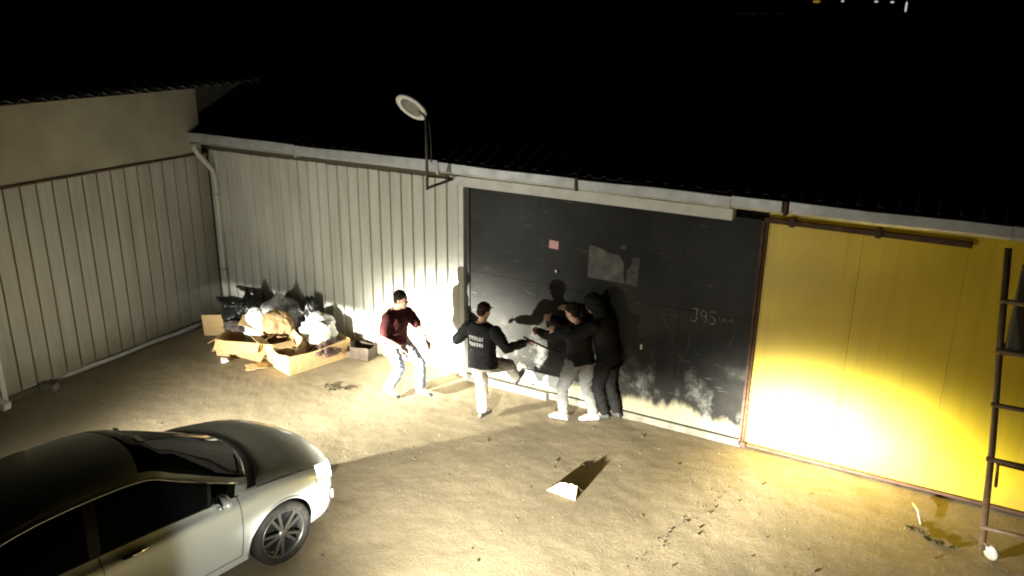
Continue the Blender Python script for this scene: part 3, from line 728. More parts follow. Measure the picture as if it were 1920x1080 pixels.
# ------------------------------------------------------------------ the silver car
def build_car():
    car = empty('parked_car', (0, 0, 0)); tag(car, 'silver saloon car parked facing the shed', 'car')
    m_sil = mat('silver_paint', (.60, .63, .63), .42, .42, (.56, .59, .59), 90, coat=.4)
    m_gl = mat('car_glass', (.006, .007, .007), .04, 0, spec=.6)
    m_tr = mat('black_trim', (.012, .012, .013), .45)
    m_chr = mat('chrome', (.75, .75, .74), .12, 1.0)
    m_tyre = mat('tyre', (.010, .0095, .009), .85, 0, (.022, .019, .016), 14, spec=.2)
    m_rim = mat('alloy', (.06, .057, .054), .4, .6)
    m_lens = mat('headlamp_glass', (.75, .77, .78), .08, .2, col2=(.45, .47, .48), nscale=14, emit=(1, .98, .93), estr=9.0)
    m_amber = mat('fog_lamp', (.65, .62, .55), .15, .4)
    # sections: (y side, y centre, [(w,z) sill .. roof centre])
    ST = [
     (2.20, 2.27, [(.40, .26), (.43, .36), (.45, .47), (.43, .56), (.38, .60), (.33, .62), (.26, .632), (.13, .642), (0, .645)]),
     (2.12, 2.235, [(.60, .235), (.65, .36), (.67, .50), (.65, .61), (.59, .665), (.51, .69), (.40, .705), (.20, .716), (0, .72)]),
     (1.97, 2.12, [(.73, .22), (.78, .37), (.80, .53), (.785, .66), (.725, .73), (.64, .76), (.50, .78), (.25, .795), (0, .80)]),
     (1.76, 1.88, [(.79, .21), (.845, .37), (.872, .56), (.86, .715), (.805, .80), (.71, .835), (.55, .86), (.28, .877), (0, .882)]),
     (1.36, 1.48, [(.81, .20), (.865, .38), (.897, .585), (.888, .77), (.838, .865), (.74, .90), (.57, .922), (.29, .94), (0, .945)]),
     (.95, 1.18, [(.80, .20), (.86, .38), (.900, .60), (.893, .805), (.845, .90), (.76, .935), (.60, .958), (.3, .976), (0, .982)]),
     (.62, .95, [(.80, .20), (.855, .38), (.900, .61), (.893, .83), (.842, .915), (.795, .945), (.715, .965), (.36, 1.0), (0, 1.01)]),
     (.30, .60, [(.80, .20), (.855, .38), (.900, .62), (.894, .85), (.840, .935), (.785, 1.035), (.695, 1.105), (.35, 1.165), (0, 1.18)]),
     (-.02, .26, [(.80, .20), (.855, .38), (.900, .62), (.895, .862), (.838, .945), (.762, 1.115), (.645, 1.25), (.33, 1.32), (0, 1.335)]),
     (-.30, -.04, [(.80, .20), (.855, .38), (.900, .62), (.895, .87), (.836, .952), (.742, 1.185), (.590, 1.365), (.30, 1.43), (0, 1.445)]),
     (-.75, -.55, [(.80, .20), (.855, .38), (.900, .62), (.896, .88), (.838, .962), (.738, 1.205), (.578, 1.40), (.30, 1.47), (0, 1.485)]),
     (-1.22, -1.12, [(.80, .20), (.855, .38), (.900, .62), (.895, .89), (.834, .972), (.735, 1.19), (.575, 1.378), (.30, 1.45), (0, 1.465)]),
     (-1.62, -1.62, [(.80, .20), (.86, .38), (.897, .62), (.888, .90), (.825, .982), (.735, 1.13), (.60, 1.275), (.31, 1.34), (0, 1.355)]),
     (-1.98, -2.06, [(.79, .21), (.85, .38), (.88, .63), (.868, .91), (.805, .99), (.745, 1.04), (.65, 1.085), (.34, 1.11), (0, 1.115)]),
     (-2.28, -2.36, [(.76, .24), (.81, .40), (.835, .64), (.82, .90), (.76, .965), (.70, .995), (.58, 1.02), (.30, 1.04), (0, 1.045)]),
     (-2.42, -2.47, [(.62, .30), (.68, .45), (.70, .65), (.68, .84), (.62, .88), (.55, .90), (.45, .91), (.22, .92), (0, .925)]),
    ]
    ST = [(a+(.40 if i >= 6 else .26 if i == 5 else .08 if i == 4 else 0), b+(.40 if i >= 6 else .30 if i == 5 else .15 if i == 4 else .04 if i == 3 else 0), c) for i, (a, b, c) in enumerate(ST)]
    NU, NV = 10, 6
    def cat1(p0, p1, p2, p3, t):
        return .5*((2*p1)+(-p0+p2)*t+(2*p0-5*p1+4*p2-p3)*t*t+(-p0+3*p1-3*p2+p3)*t**3)
    ctrl = np.zeros((len(ST), 9, 3))
    for i, (ys, yc, pr) in enumerate(ST):
        wm = max(w for w, z in pr[3:])
        for j, (w, z) in enumerate(pr):
            f_ = 0 if j <= 4 else 1-(w/pr[4][0])**2
            if i < 4: f_ = max(0.0, 1-(w/max(q[0] for q in pr))**2)
            ctrl[i, j] = (w, ys+(yc-ys)*f_, z)
    def dense(A, n):
        out = []; m = A.shape[0]
        for i in range(m-1):
            p0 = A[max(i-1, 0)]; p1 = A[i]; p2 = A[i+1]; p3 = A[min(i+2, m-1)]
            if i == 0: p0 = 2*p1-p2
            if i == m-2: p3 = 2*p2-p1
            for k in range(n): out.append(cat1(p0, p1, p2, p3, k/n))
        out.append(A[-1]); return np.array(out)
    G = dense(ctrl, NU)
    # across: last point mirrored so the roof is smooth on the centre line
    Gt = np.transpose(G, (1, 0, 2)); mirror = Gt[-2].copy(); mirror[:, 0] *= -1
    ext = np.concatenate([Gt, mirror[None]], 0); D = dense(ext, NV)[:8*NV+1]
    G = np.transpose(D, (1, 0, 2)); G[:, -1, 0] = 0
    ni, nj = G.shape[0], G.shape[1]
    wheels = [(1.35, .325), (-1.36, .325)]; WR = .372
    def part_of(i, j):
        u = i/NU; v_ = j/NV
        if 6.0 <= u < 9.05 and v_ >= 6.08: return 'windscreen'
        if 5.45 <= u < 6.0 and v_ >= 4.55: return 'cowl'
        if 12.0 <= u < 13.2 and v_ >= 6.2: return 'rear_window'
        if 4.12 <= v_ < 5.82:
            if 6.35 <= u < 7.1: return 'quarter_glass'
            if 7.2 <= u < 9.85: return 'front_window'
            if 9.85 <= u < 10.05: return 'middle_pillar'
            if 10.05 <= u < 11.75: return 'rear_window_side'
            if 7.1 <= u < 7.2: return 'pillar'
        if 9.05 <= u < 12.0 and v_ >= 5.95: return 'roof'
        if 1.55 <= u < 5.45 and v_ >= 4.25: return 'bonnet'
        if 1.0 <= u < 2.75 and 2.3+.45*max(0, u-1.2) <= v_ < 4.25: return 'headlamp'
        if u < 2.9 and v_ < 2.9 or u < 1.5: return 'front_bumper'
        if 6.35 <= u < 9.95 and .55 <= v_ < 4.12: return 'front_door'
        if 9.95 <= u < 11.7 and .55 <= v_ < 4.12: return 'rear_door'
        if u >= 13.3: return 'boot'
        return 'body'
    matof = dict(windscreen=m_gl, cowl=m_tr, rear_window=m_gl, quarter_glass=m_gl, pillar=mat('satin_black', (.010, .010, .010), .5), middle_pillar=mat('satin_black', (.010, .010, .010), .5), front_window=m_gl, rear_window_side=m_gl, roof=m_sil, bonnet=m_sil,
                 headlamp=m_lens, front_bumper=m_sil, front_door=m_sil, rear_door=m_sil, boot=m_sil, body=m_sil)
    for side in (1, -1):
        Pn = G.copy()
        # snap to the wheel arches
        cut = set()
        for i in range(ni-1):
            for j in range(nj-1):
                if j/NV > 3.4: continue
                c = (G[i, j]+G[i+1, j]+G[i, j+1]+G[i+1, j+1])/4
                for wy, wz in wheels:
                    if (c[1]-wy)**2+(c[2]-wz)**2 < WR**2: cut.add((i, j))
        used = {}
        for i in range(ni-1):
            for j in range(nj-1):
                for a, b in ((i, j), (i+1, j), (i, j+1), (i+1, j+1)):
                    used.setdefault((a, b), []).append((i, j) in cut)
        for (a, b), fl in used.items():
            if any(fl) and not all(fl):
                p = Pn[a, b]
                for wy, wz in wheels:
                    dy, dz = p[1]-wy, p[2]-wz; r = math.hypot(dy, dz)
                    if r < WR+.12 and p[2] > .2:
                        p[1] = wy+dy/r*WR; p[2] = wz+dz/r*WR
        groups = {}
        for i in range(ni-1):
            for j in range(nj-1):
                if (i, j) in cut: continue
                nm = part_of(i, j)
                groups.setdefault(nm, []).append((i, j))
        yield_groups.append((side, Pn, groups))
    both = {'windscreen', 'cowl', 'rear_window', 'roof', 'bonnet', 'front_bumper', 'boot', 'body'}
    merged = {}
    for side, Pn, groups in yield_groups:
        for nm, cells in groups.items():
            key = nm if nm in both else (nm, side)
            merged.setdefault(key, []).append((side, Pn, cells))
    doors = {}
    order = sorted(merged.items(), key=lambda kv: 0 if (isinstance(kv[0], tuple) and 'door' in kv[0][0]) or kv[0] in ('body',) else 1)
    for key, lst in order:
        nm = key if isinstance(key, str) else key[0]
        vs = []; idx = {}; fs = []
        for side, Pn, cells in lst:
            for (i, j) in cells:
                q = []
                for a, b in ((i, j), (i+1, j), (i+1, j+1), (i, j+1)):
                    k = (side if b < nj-1 else 0, a, b)
                    if k not in idx: idx[k] = len(vs); p = Pn[a, b]; vs.append((p[0]*side, p[1], p[2]))
                    q.append(idx[k])
                fs.append(q if side == -1 else q[::-1])
        name = 'side_window' if 'window' in nm and nm != 'rear_window' else nm
        par = car
        if nm in ('front_window', 'quarter_glass'): par = doors.get(('front_door', key[1]), car)
        if nm == 'rear_window_side': par = doors.get(('rear_door', key[1]), car)
        o = mesh_obj(name, vs, fs, matof[nm], par, smooth=True)
        if isinstance(key, tuple) and 'door' in nm: doors[key] = o
        if nm in ('windscreen', 'rear_window'):
            sd = o.modifiers.new('thickness', 'SOLIDIFY'); sd.thickness = .004; sd.offset = -1
    # a skin of surface points for trim lines
    def pt(u, v_, side=1, out=.0):
        a = u*NU; b = v_*NV; i = min(int(a), ni-2); j = min(int(b), nj-2); fu = a-i; fv = b-j
        p = (G[i, j]*(1-fu)+G[i+1, j]*fu)*(1-fv)+(G[i, j+1]*(1-fu)+G[i+1, j+1]*fu)*fv
        d1 = G[i+1, j]-G[i, j]; d2 = G[i, j+1]-G[i, j]; n = np.cross(d2, d1); n = n/ (np.linalg.norm(n)+1e-9)
        if n[0] < 0 and abs(n[0]) > .3 or (abs(n[0]) <= .3 and n[2] < 0): n = -n
        p = p+n*out; return (p[0]*side, p[1], p[2])
    def line(uv, side, r, nm, m, par=car, out=0.0):
        pts = []
        for (u0, v0), (u1, v1) in zip(uv[:-1], uv[1:]):
            for k in range(10): pts.append(pt(u0+(u1-u0)*k/10, v0+(v1-v0)*k/10, side, out))
        pts.append(pt(*uv[-1], side, out))
        return MB().tube(pts, r, 6).build(nm, m, par)
    for sd in (1, -1):
        fd = doors[('front_door', sd)]; rd = doors[('rear_door', sd)]
        line([(6.35, .55), (6.35, 4.1)], sd, .0045, 'panel_gap', m_tr, fd)
        line([(9.95, .55), (9.95, 4.1)], sd, .0045, 'panel_gap', m_tr, fd)
        line([(11.7, .6), (11.7, 4.1)], sd, .0045, 'panel_gap', m_tr, rd)
        line([(6.35, .55), (9.95, .55)], sd, .004, 'panel_gap', m_tr, fd)
        line([(2.0, 4.22), (5.45, 4.28)], sd, .004, 'panel_gap', m_tr, car)
        line([(2.9, 0.4), (2.9, 2.9)], sd, .004, 'panel_gap', m_tr, car)
        line([(6.3, 4.14), (11.8, 4.14)], sd, .006, 'window_trim', m_tr, car, .002)
        line([(6.35, 5.83), (9, 5.84), (11.8, 5.75)], sd, .008, 'roof_trim', m_chr, car, .003)
        # door handle
        for d_, u in ((fd, 9.62), (rd, 11.35)):
            a = Vector(pt(u, 3.25, sd, .028)); b = Vector(pt(u-.45, 3.2, sd, .028))
            a0 = Vector(pt(u, 3.25, sd, .0)); b0 = Vector(pt(u-.45, 3.2, sd, .0))
            MB().tube([a0, a, a.lerp(b, .5)+Vector((sd*.006, 0, 0)), b, b0], [.014, .017, .019, .017, .014], 8).build('handle', m_chr, d_)
        # mirror
        b0 = Vector(pt(7.05, 4.2, sd, 0))
        mb = MB().ell(b0+Vector((sd*.13, .03, .065)), (.10, .055, .068), sub=3)
        mb.tube([b0, b0+Vector((sd*.10, .02, .04))], [.03, .025], 8)
        mr_ = mb.build('wing_mirror', m_sil, fd, True)
        MB().ell(b0+Vector((sd*.13, -.022, .065)), (.085, .012, .055), sub=2).build('mirror_glass', m_chr, car, True)
        # fog lamp recess
        p = Vector(pt(1.75, 1.25, sd, .004))
        MB().box((-.03, -.012, -.055), (.03, .012, .055), .01, Matrix.Translation(p) @ Matrix.Rotation(-sd*1.0, 4, 'Z')).build('fog_lamp_recess', m_tr, car)
        MB().box((-.012, -.016, -.05), (.012, .016, .05), .008, Matrix.Translation(p+Vector((sd*.012, .008, 0))) @ Matrix.Rotation(-sd*1.0, 4, 'Z')).build('fog_lamp', m_amber, car)
    # grille and plate
    for k in range(4): MB().box((-.36+.02*k, 2.225-.01*k, .46+k*.032), (.36-.02*k, 2.262-.012*k, .474+k*.032), .004).build('grille_bar', m_chr if k == 3 else m_tr, car)
    # wipers, mirror behind the screen, dash, seats as dark shapes inside
    for x0, x1 in ((-.52, .05), (.08, .62)):
        MB().tube([(x0, 1.22, 1.0), ((x0+x1)/2, 1.24, 1.03), (x1, 1.12, 1.03)], .009, 6).build('wiper', m_tr, car)
    MB().box((-.10, .46, 1.33), (.10, .49, 1.38), .01).build('rear_view_mirror', m_tr, car)
    o = MB().box((-.07, -.035, 0), (.07, .035, .006), .002).build('screen_glint', mat('white_glint', (.8, .8, .74), .5), car)  # white plate painted in for a pale reflection at the windscreen top
    o.location = (.02, .49, 1.413); o.rotation_euler = (math.radians(-20), 0, 0)
    # floor pan, wheel liners
    MB().box((-.74, -2.2, .18), (.74, 2.0, .30), .02).build('floor_pan', m_tr, car)
    MB().box((-.60, .6, .5), (.60, 1.2, .88), .02).build('dash', m_tr, car)
    for wy, wz in wheels:
        for sd in (1, -1):
            T = Matrix.Translation((sd*.70, wy, wz)) @ Matrix.Rotation(PI/2, 4, 'Y')
            lv = []; lf = []
            for k in range(25):
                a = math.radians(180*k/24)
                for rr_, xx in ((.376, -.2), (.376, .15), (.05, -.2)): lv.append((sd*(.70+xx), wy+rr_*math.cos(a), wz+rr_*math.sin(a)))
            for k in range(24): lf += [(3*k, 3*k+3, 3*k+4, 3*k+1), (3*k, 3*k+2, 3*k+5, 3*k+3)]
            mesh_obj('wheel_liner', lv, lf, m_tr, car, True)
            # arch lip
            pts = []
            for k in range(21):
                a = math.radians(-8+196*k/20); yy = wy+(WR+.004)*math.cos(a); zz = wz+(WR+.004)*math.sin(a)
                # outer x from the skin
                best = min(((abs(G[i, j, 1]-yy)+abs(G[i, j, 2]-zz)), G[i, j, 0]) for i in range(max(0, 10), ni, 1) for j in range(0, 3*NV+3))
                pts.append((sd*(best[1]+.002), yy, zz))
            MB().tube(pts, .012, 8).build('wheel_arch', m_sil, car)
            wx = sd*.80
            T = Matrix.Translation((wx, wy, wz)) @ Matrix.Rotation(sd*PI/2, 4, 'Y')
            if wy > 0: T = T @ Matrix.Rotation(0, 4, 'X')
            wl_ = MB().lathe([(.238, -.10), (.30, -.105), (.325, -.07), (.328, 0), (.325, .06), (.305, .095), (.255, .098), (.245, .085)], T, 44, True).build('wheel', m_tyre, car)
            b = MB().lathe([(.245, -.06), (.248, .088), (.234, .092), (.222, .06), (.21, -.05)], T, 40, True)
            b.lathe([(.0005, .085), (.05, .083), (.058, .06)], T, 20)
            for k in range(10):
                a = 2*PI*k/10+(.11 if k % 2 else -.11)
                ca, sa = math.cos(a), math.sin(a)
                R_ = T @ Matrix.Rotation(a, 4, 'Z')
                b.box((.04, -.014, .055), (.235, .014, .078), .004, R_)
            b.build('rim', m_rim, wl_)
            b = MB(); b.lathe([(.0005, .0), (.21, .0)], T @ Matrix.Translation((0, 0, .012)), 32); b.build('brake_disc', m_tr, wl_)
    return car
yield_groups = []
car = build_car()
HEAD = math.radians(9.5)
# place by the front right wheel: outer face stands at (5.86,-4.67)
wl_local = Vector((.87, 1.35, 0)); Rz = Matrix.Rotation(-HEAD, 3, 'Z')
car.location = Vector((5.91, -4.61, -.006))-Rz @ wl_local
car.rotation_euler = (0, 0, -HEAD)

# ------------------------------------------------------------------ people
m_skin = mat('skin', (.46, .27, .18), .55, 0, (.40, .225, .15), 12)
m_hair = mat('dark_hair', (.010, .007, .006), .8, 0, (.020, .014, .010), 30, spec=.1)
def remesh(mb, name, m, parent, voxel=.008, smooth=4, folds=0.0, fs=9.0, seed=0):
    bmesh.ops.recalc_face_normals(mb.bm, faces=mb.bm.faces)
    me = bpy.data.meshes.new(name); mb.bm.to_mesh(me); mb.bm.free()
    o = bpy.data.objects.new(name, me); C.objects.link(o)
    r = o.modifiers.new('r', 'REMESH'); r.mode = 'VOXEL'; r.voxel_size = voxel
    s = o.modifiers.new('s', 'SMOOTH'); s.iterations = smooth; s.factor = .5
    dg = bpy.context.evaluated_depsgraph_get(); dg.update()
    me2 = bpy.data.meshes.new_from_object(o.evaluated_get(dg))
    o.modifiers.clear(); o.data = me2; bpy.data.meshes.remove(me); me2.name = name
    if folds:
        n = len(me2.vertices); co = np.empty(n*3); nr = np.empty(n*3)
        me2.vertices.foreach_get('co', co); me2.vertices.foreach_get('normal', nr)
        co = co.reshape(-1, 3); nr = nr.reshape(-1, 3); d = np.empty(n)
        for k in range(n):
            x, y, z = co[k]
            p = Vector((x*fs+seed, y*fs, z*fs*1.6))
            w = noise.noise(p*.35)*1.2
            d[k] = (1-2*abs(noise.noise(p+Vector((w, w, w)))))*folds + noise.noise(p*2.3)*folds*.35
        co += nr*d[:, None]; me2.vertices.foreach_set('co', co.ravel()); me2.update()
    me2.materials.clear(); me2.materials.append(m)
    me2.polygons.foreach_set('use_smooth', [True]*len(me2.polygons))
    o.parent = parent
    if parent is not None: o.matrix_parent_inverse = Matrix.Identity(4)
    return o
def limb(mb, pts, rads, seg=14):
    """tapered limb with round ends: pts list of Vectors"""
    P = []; Rr = []
    d0 = (pts[1]-pts[0]).normalized(); d1 = (pts[-1]-pts[-2]).normalized()
    for a in (.95, .7, .35): P.append(pts[0]-d0*rads[0]*a); Rr.append(rads[0]*math.sqrt(1-a*a))
    for i, (p, r) in enumerate(zip(pts, rads)):
        P.append(p); Rr.append(r)
        if i < len(pts)-1:
            P.append(p.lerp(pts[i+1], .5)); Rr.append((r+rads[i+1])/2*1.02)
    for a in (.35, .7, .95): P.append(pts[-1]+d1*rads[-1]*a); Rr.append(rads[-1]*math.sqrt(1-a*a))
    mb.tube(P, Rr, seg)
def torso(mb, pel, neck, across_p, across_s, fwd, rows):
    """lofted trunk: rows of (t, half width, half depth, forward shift)"""
    rings = []
    for t, w, dpt, sh in rows:
        c = pel.lerp(neck, t)+fwd*sh; ax = across_p.lerp(across_s, min(1, max(0, t))).normalized()
        up = (neck-pel).normalized(); fw = up.cross(ax).normalized()
        if fw.dot(fwd) < 0: fw = -fw
        ring = []
        for k in range(20):
            a = 2*PI*k/20; ca, sa = math.cos(a), math.sin(a)
            ring.append(mb.bm.verts.new(c+ax*w*math.copysign(abs(ca)**.8, ca)+fw*dpt*math.copysign(abs(sa)**.9, sa)))
        rings.append(ring)
    for a, b in zip(rings[:-1], rings[1:]):
        for k in range(20): mb.bm.faces.new((a[k], a[(k+1) % 20], b[(k+1) % 20], b[k]))
    mb.bm.faces.new(rings[0][::-1]); mb.bm.faces.new(rings[-1])
def hand(mb, wrist, direc, palm_n, curl=.5, thumb=1, s=1.0):
    d = direc.normalized(); n = (palm_n-d*palm_n.dot(d)).normalized(); a = d.cross(n).normalized()*thumb
    L0 = .085*s
    for k in range(5):
        off = a*(.034-.017*k)*s
        mb.tube([wrist-d*.01+off*.55, wrist+d*L0*.5+off*.95, wrist+d*L0+off], [.013*s, .015*s, .013*s], 8)
    for k, ln in enumerate((.072, .08, .075, .06)):
        off = a*(.029-.0195*k)*s; p = wrist+d*L0+off
        c1 = curl*.8; c2 = curl*1.7; c3 = curl*2.4
        q1 = p+(d*math.cos(c1)+n*math.sin(c1))*ln*.45*s
        q2 = q1+(d*math.cos(c2)+n*math.sin(c2))*ln*.32*s
        q3 = q2+(d*math.cos(c3)+n*math.sin(c3))*ln*.25*s
        mb.tube([p-d*.012, p, q1, q2, q3], [.0095*s, .0095*s, .009*s, .0085*s, .006*s], 8)
    t0 = wrist+d*.022*s+a*.03*s; t1 = t0+(d*.55+a*.75+n*.25).normalized()*.036*s; t2 = t1+(d*.85+a*.25+n*.45).normalized()*.03*s; t3 = t2+(d*.8+n*.6).normalized()*.022*s
    mb.tube([t0-a*.012, t0, t1, t2, t3], [.012*s, .012*s, .0105*s, .0095*s, .007*s], 8)
def shoe(mb, ank, toe_dir, sole_up=Vector((0, 0, 1)), L_=.27):
    d = toe_dir.normalized(); u = (sole_up-d*sole_up.dot(d)).normalized(); sidev = d.cross(u)
    base = ank-u*.085
    prof = [(-.075, .030, .055), (-.055, .038, .088), (-.01, .040, .105), (.05, .041, .085), (.10, .046, .062), (.15, .046, .05), (.185, .034, .040), (.20, .012, .025)]
    rings = []
    for x, w, h in prof:
        ring = []
        for k in range(14):
            a = 2*PI*k/14; zz = h*.5+h*.5*math.copysign(abs(math.sin(a))**.6, math.sin(a))
            ring.append(mb.bm.verts.new(base+d*x*L_/.275+sidev*w*math.copysign(abs(math.cos(a))**.7, math.cos(a))+u*(zz+.004)))
        rings.append(ring)
    for a, b in zip(rings[:-1], rings[1:]):
        for k in range(14): mb.bm.faces.new((a[k], a[(k+1) % 14], b[(k+1) % 14], b[k]))
    mb.bm.faces.new(rings[0][::-1]); mb.bm.faces.new(rings[-1])
def head(mb, c, fwd, up, s=1.0):
    f_ = fwd.normalized(); u = (up-f_*up.dot(f_)).normalized(); r = f_.cross(u)
    R_ = Matrix((r, f_, u)).transposed().to_quaternion()
    mb.ell(c+u*.02*s, (.074*s, .092*s, .098*s), R_, 3)               # skull
    mb.ell(c-u*.045*s+f_*.028*s, (.058*s, .062*s, .072*s), R_, 3)    # face
    mb.ell(c-u*.095*s+f_*.055*s, (.030*s, .028*s, .024*s), R_, 2)    # chin
    mb.tube([c+f_*.088*s+u*.012*s, c+f_*.104*s-u*.018*s, c+f_*.108*s-u*.03*s, c+f_*.088*s-u*.036*s], [.008*s, .012*s, .014*s, .01*s], 8)  # nose
    for sd in (1, -1):
        mb.ell(c+r*sd*.074*s-u*.012*s-f_*.008*s, (.010*s, .019*s, .031*s), R_, 2)   # ear
        mb.ell(c+r*sd*.032*s+f_*.080*s+u*.028*s, (.026*s, .012*s, .008*s), R_, 2)   # brow
        mb.ell(c+r*sd*.036*s+f_*.072*s-u*.02*s, (.020*s, .016*s, .018*s), R_, 2)    # cheek
    mb.ell(c+f_*.090*s-u*.062*s, (.024*s, .010*s, .007*s), R_, 2)    # lips
    mb.ell(c+f_*.088*s-u*.073*s, (.020*s, .010*s, .007*s), R_, 2)
    return f_, u, r, R_
def V(*a): return Vector(a)
def person(label, J, look, face_up, mats, sleeves='long', hem=.0, hair='short', seed=1, curl=(.5, .5), palm=(V(0, 0, -1), V(0, 0, -1)), fwd=V(0, 1, 0), toes=None, jacket=True, shoe_sole=None):
    base = (J['ankL']+J['ankR'])/2; base.z = 0
    root = empty('person', base); tag(root, label, 'person')
    K = {k: (v_-base) for k, v_ in J.items()}
    pel, neck = K['pel'], K['neck']; ap = (K['hipR']-K['hipL']).normalized(); ash = (K['shR']-K['shL']).normalized()
    fwd = fwd.normalized()
    ROWS = [(-.14, .10, .08, 0), (-.05, .155, .105, 0), (.08, .165, .112, 0), (.28, .145, .10, .005), (.5, .155, .11, .01), (.72, .175, .115, .012), (.88, .165, .10, .005), (.98, .10, .075, 0), (1.04, .06, .06, 0)]
    # ---- body: one continuous skin
    b = MB(); torso(b, pel, neck, ap, ash, fwd, ROWS)
    limb(b, [neck-(neck-pel).normalized()*.04, K['head']-V(0, 0, .03)], [.058, .055])
    head(b, K['head'], look, face_up)
    for s_ in 'LR':
        limb(b, [K['sh'+s_], K['el'+s_], K['wr'+s_]], [.052, .040, .027])
        d = K['wr'+s_]-K['el'+s_]; k = 0 if s_ == 'L' else 1
        hand(b, K['wr'+s_], d, palm[k], curl[k], 1 if s_ == 'L' else -1)
        limb(b, [K['hip'+s_], K['kn'+s_], K['ank'+s_]], [.083, .056, .038])
        limb(b, [K['ank'+s_], K['ank'+s_]-V(0, 0, .03)+(toes[k] if toes else fwd)*.12], [.036, .03])
    remesh(b, 'body', m_skin, root, .0075, 3)
    # ---- trousers
    b = MB(); torso(b, pel, neck, ap, ash, fwd, [(-.16, .115, .10, 0), (-.05, .172, .122, 0), (.05, .168, .118, 0), (.12, .15, .105, 0)])
    for s_ in 'LR':
        a = K['ank'+s_]; kn = K['kn'+s_]
        limb(b, [K['hip'+s_], kn, a.lerp(kn, .12)], [.108, .076, .064])
    remesh(b, 'trousers', mats['trousers'], root, .011, 3, .011, 9, seed)
    # ---- top
    b = MB(); g = .022 if jacket else .012
    t0 = -hem
    rows = [(t0, .175+g, .125+g, 0)]+[(t, w+g, d+g, sh) for t, w, d, sh in ROWS if t > t0+.05 and t < .95]+[(.97, .115+g, .085+g, 0), (1.02, .07, .068, 0)]
    torso(b, pel, neck, ap, ash, fwd, rows)
    for s_ in 'LR':
        sh, el, wr = K['sh'+s_], K['el'+s_], K['wr'+s_]
        if sleeves == 'long': limb(b, [sh, el, wr.lerp(el, .06)], [.062+g, .05+g*.8, .038+g*.6])
        else: limb(b, [sh, sh.lerp(el, .72)], [.062+g, .060+g])
    if hair == 'hood':
        u = (K['head']-neck).normalized()
        limb(b, [neck-u*.02, neck+u*.05], [.09, .085])
    top = remesh(b, 'jacket' if jacket else 'shirt', mats['top'], root, .010, 3, .009, 8, seed+5)
    # ---- shoes
    for k, s_ in enumerate('LR'):
        b = MB(); shoe(b, K['ank'+s_], toes[k] if toes else fwd, shoe_sole[k] if shoe_sole else V(0, 0, 1))
        remesh(b, 'shoe', mats['shoes'], root, .007, 2)
    # ---- hair or hood
    f_ = look.normalized(); u = (face_up-f_*face_up.dot(f_)).normalized(); r = f_.cross(u); R_ = Matrix((r, f_, u)).transposed().to_quaternion()
    c = K['head']; b = MB()
    if hair == 'hood':
        b.ell(c+u*.025-f_*.02, (.105, .118, .122), R_, 4); b.ell(c-u*.06-f_*.045, (.10, .095, .09), R_, 3)
        o = remesh(b, 'hood', mats['top'], root, .009, 3, .008, 9, seed)
    elif hair == 'cap':
        b.ell(c+u*.045-f_*.008, (.083, .10, .085), R_, 4); b.ell(c+u*.05+f_*.09, (.06, .075, .008), R_, 3); b.ell(c-u*.01-f_*.055, (.068, .048, .06), R_, 3)
        remesh(b, 'cap', mats['cap'], root, .006, 2)
    else:
        b.ell(c+u*.047-f_*.018, (.083, .096, .087), R_, 4); b.ell(c+u*.0-f_*.045, (.074, .06, .075), R_, 3)
        for k in range(40):
            rr = random.Random(seed*100+k); a = rr.uniform(0, 6.28); e = rr.uniform(.1, 1.3)
            d = (r*math.cos(a)*math.cos(e)+f_*(math.sin(a)*math.cos(e)-.1)+u*math.sin(e)); p = c+u*.047-f_*.018+Vector((d.x*.083, d.y*.09, d.z*.085))
            b.tube([p-d*.01, p+d*.012], [.014, .007], 6)
        remesh(b, 'hair', mats.get('hair', m_hair), root, .006, 1)
    return root, top
def cloth(name, a, b_, rough=.85): return mat(name, a, rough, 0, b_, 5, bump=.0012, bscale=120, spec=.15)
m_jean = cloth('washed_denim', (.06, .068, .085), (.19, .205, .24))
m_maroon = cloth('maroon_shirt', (.042, .007, .008), (.026, .005, .006))
m_blackc = cloth('black_jacket', (.007, .007, .008), (.012, .011, .011))
m_char = cloth('charcoal_jacket', (.016, .016, .017), (.010, .010, .011))
m_beige = cloth('light_trousers', (.27, .235, .20), (.19, .165, .14))
m_grey = cloth('light_grey_trousers', (.20, .20, .19), (.13, .13, .125))
m_blackt = cloth('black_trousers', (.008, .008, .008), (.014, .013, .013))
m_shoek = mat('dark_shoe', (.022, .018, .015), .6); m_capm = cloth('dark_red_cap', (.035, .012, .012), (.02, .009, .009))
m_snk = mat('white_blue_sneaker', (.75, .74, .74), .5, 0, (.12, .11, .34), 7, pos=(.52, .56))

# man in the maroon shirt, striding towards the door
person('man in maroon T-shirt and washed jeans striding along the cream wall',
    dict(pel=V(4.60, -1.02, .80), neck=V(4.60, -1.0, 1.27), head=V(4.68, -.99, 1.415), shL=V(4.66, -.83, 1.19), shR=V(4.58, -1.18, 1.19),
         elL=V(4.84, -.80, .98), wrL=V(5.02, -.90, .86), elR=V(4.56, -1.25, .92), wrR=V(4.80, -1.20, .82),
         hipL=V(4.62, -.93, .78), hipR=V(4.58, -1.10, .78), knL=V(4.93, -.92, .50), ankL=V(4.90, -.90, .095), knR=V(4.72, -1.12, .44), ankR=V(4.53, -1.14, .115)),
    V(1, .25, -.12), V(0, 0, 1), dict(trousers=m_jean, top=m_maroon, shoes=m_shoek), sleeves='short', hem=-.0, seed=1, jacket=False,
    fwd=V(1, .2, 0), toes=(V(1, .1, 0), V(.95, .1, -.30)), palm=(V(0, -.3, -1), V(0, .3, -1)), curl=(.55, .5))
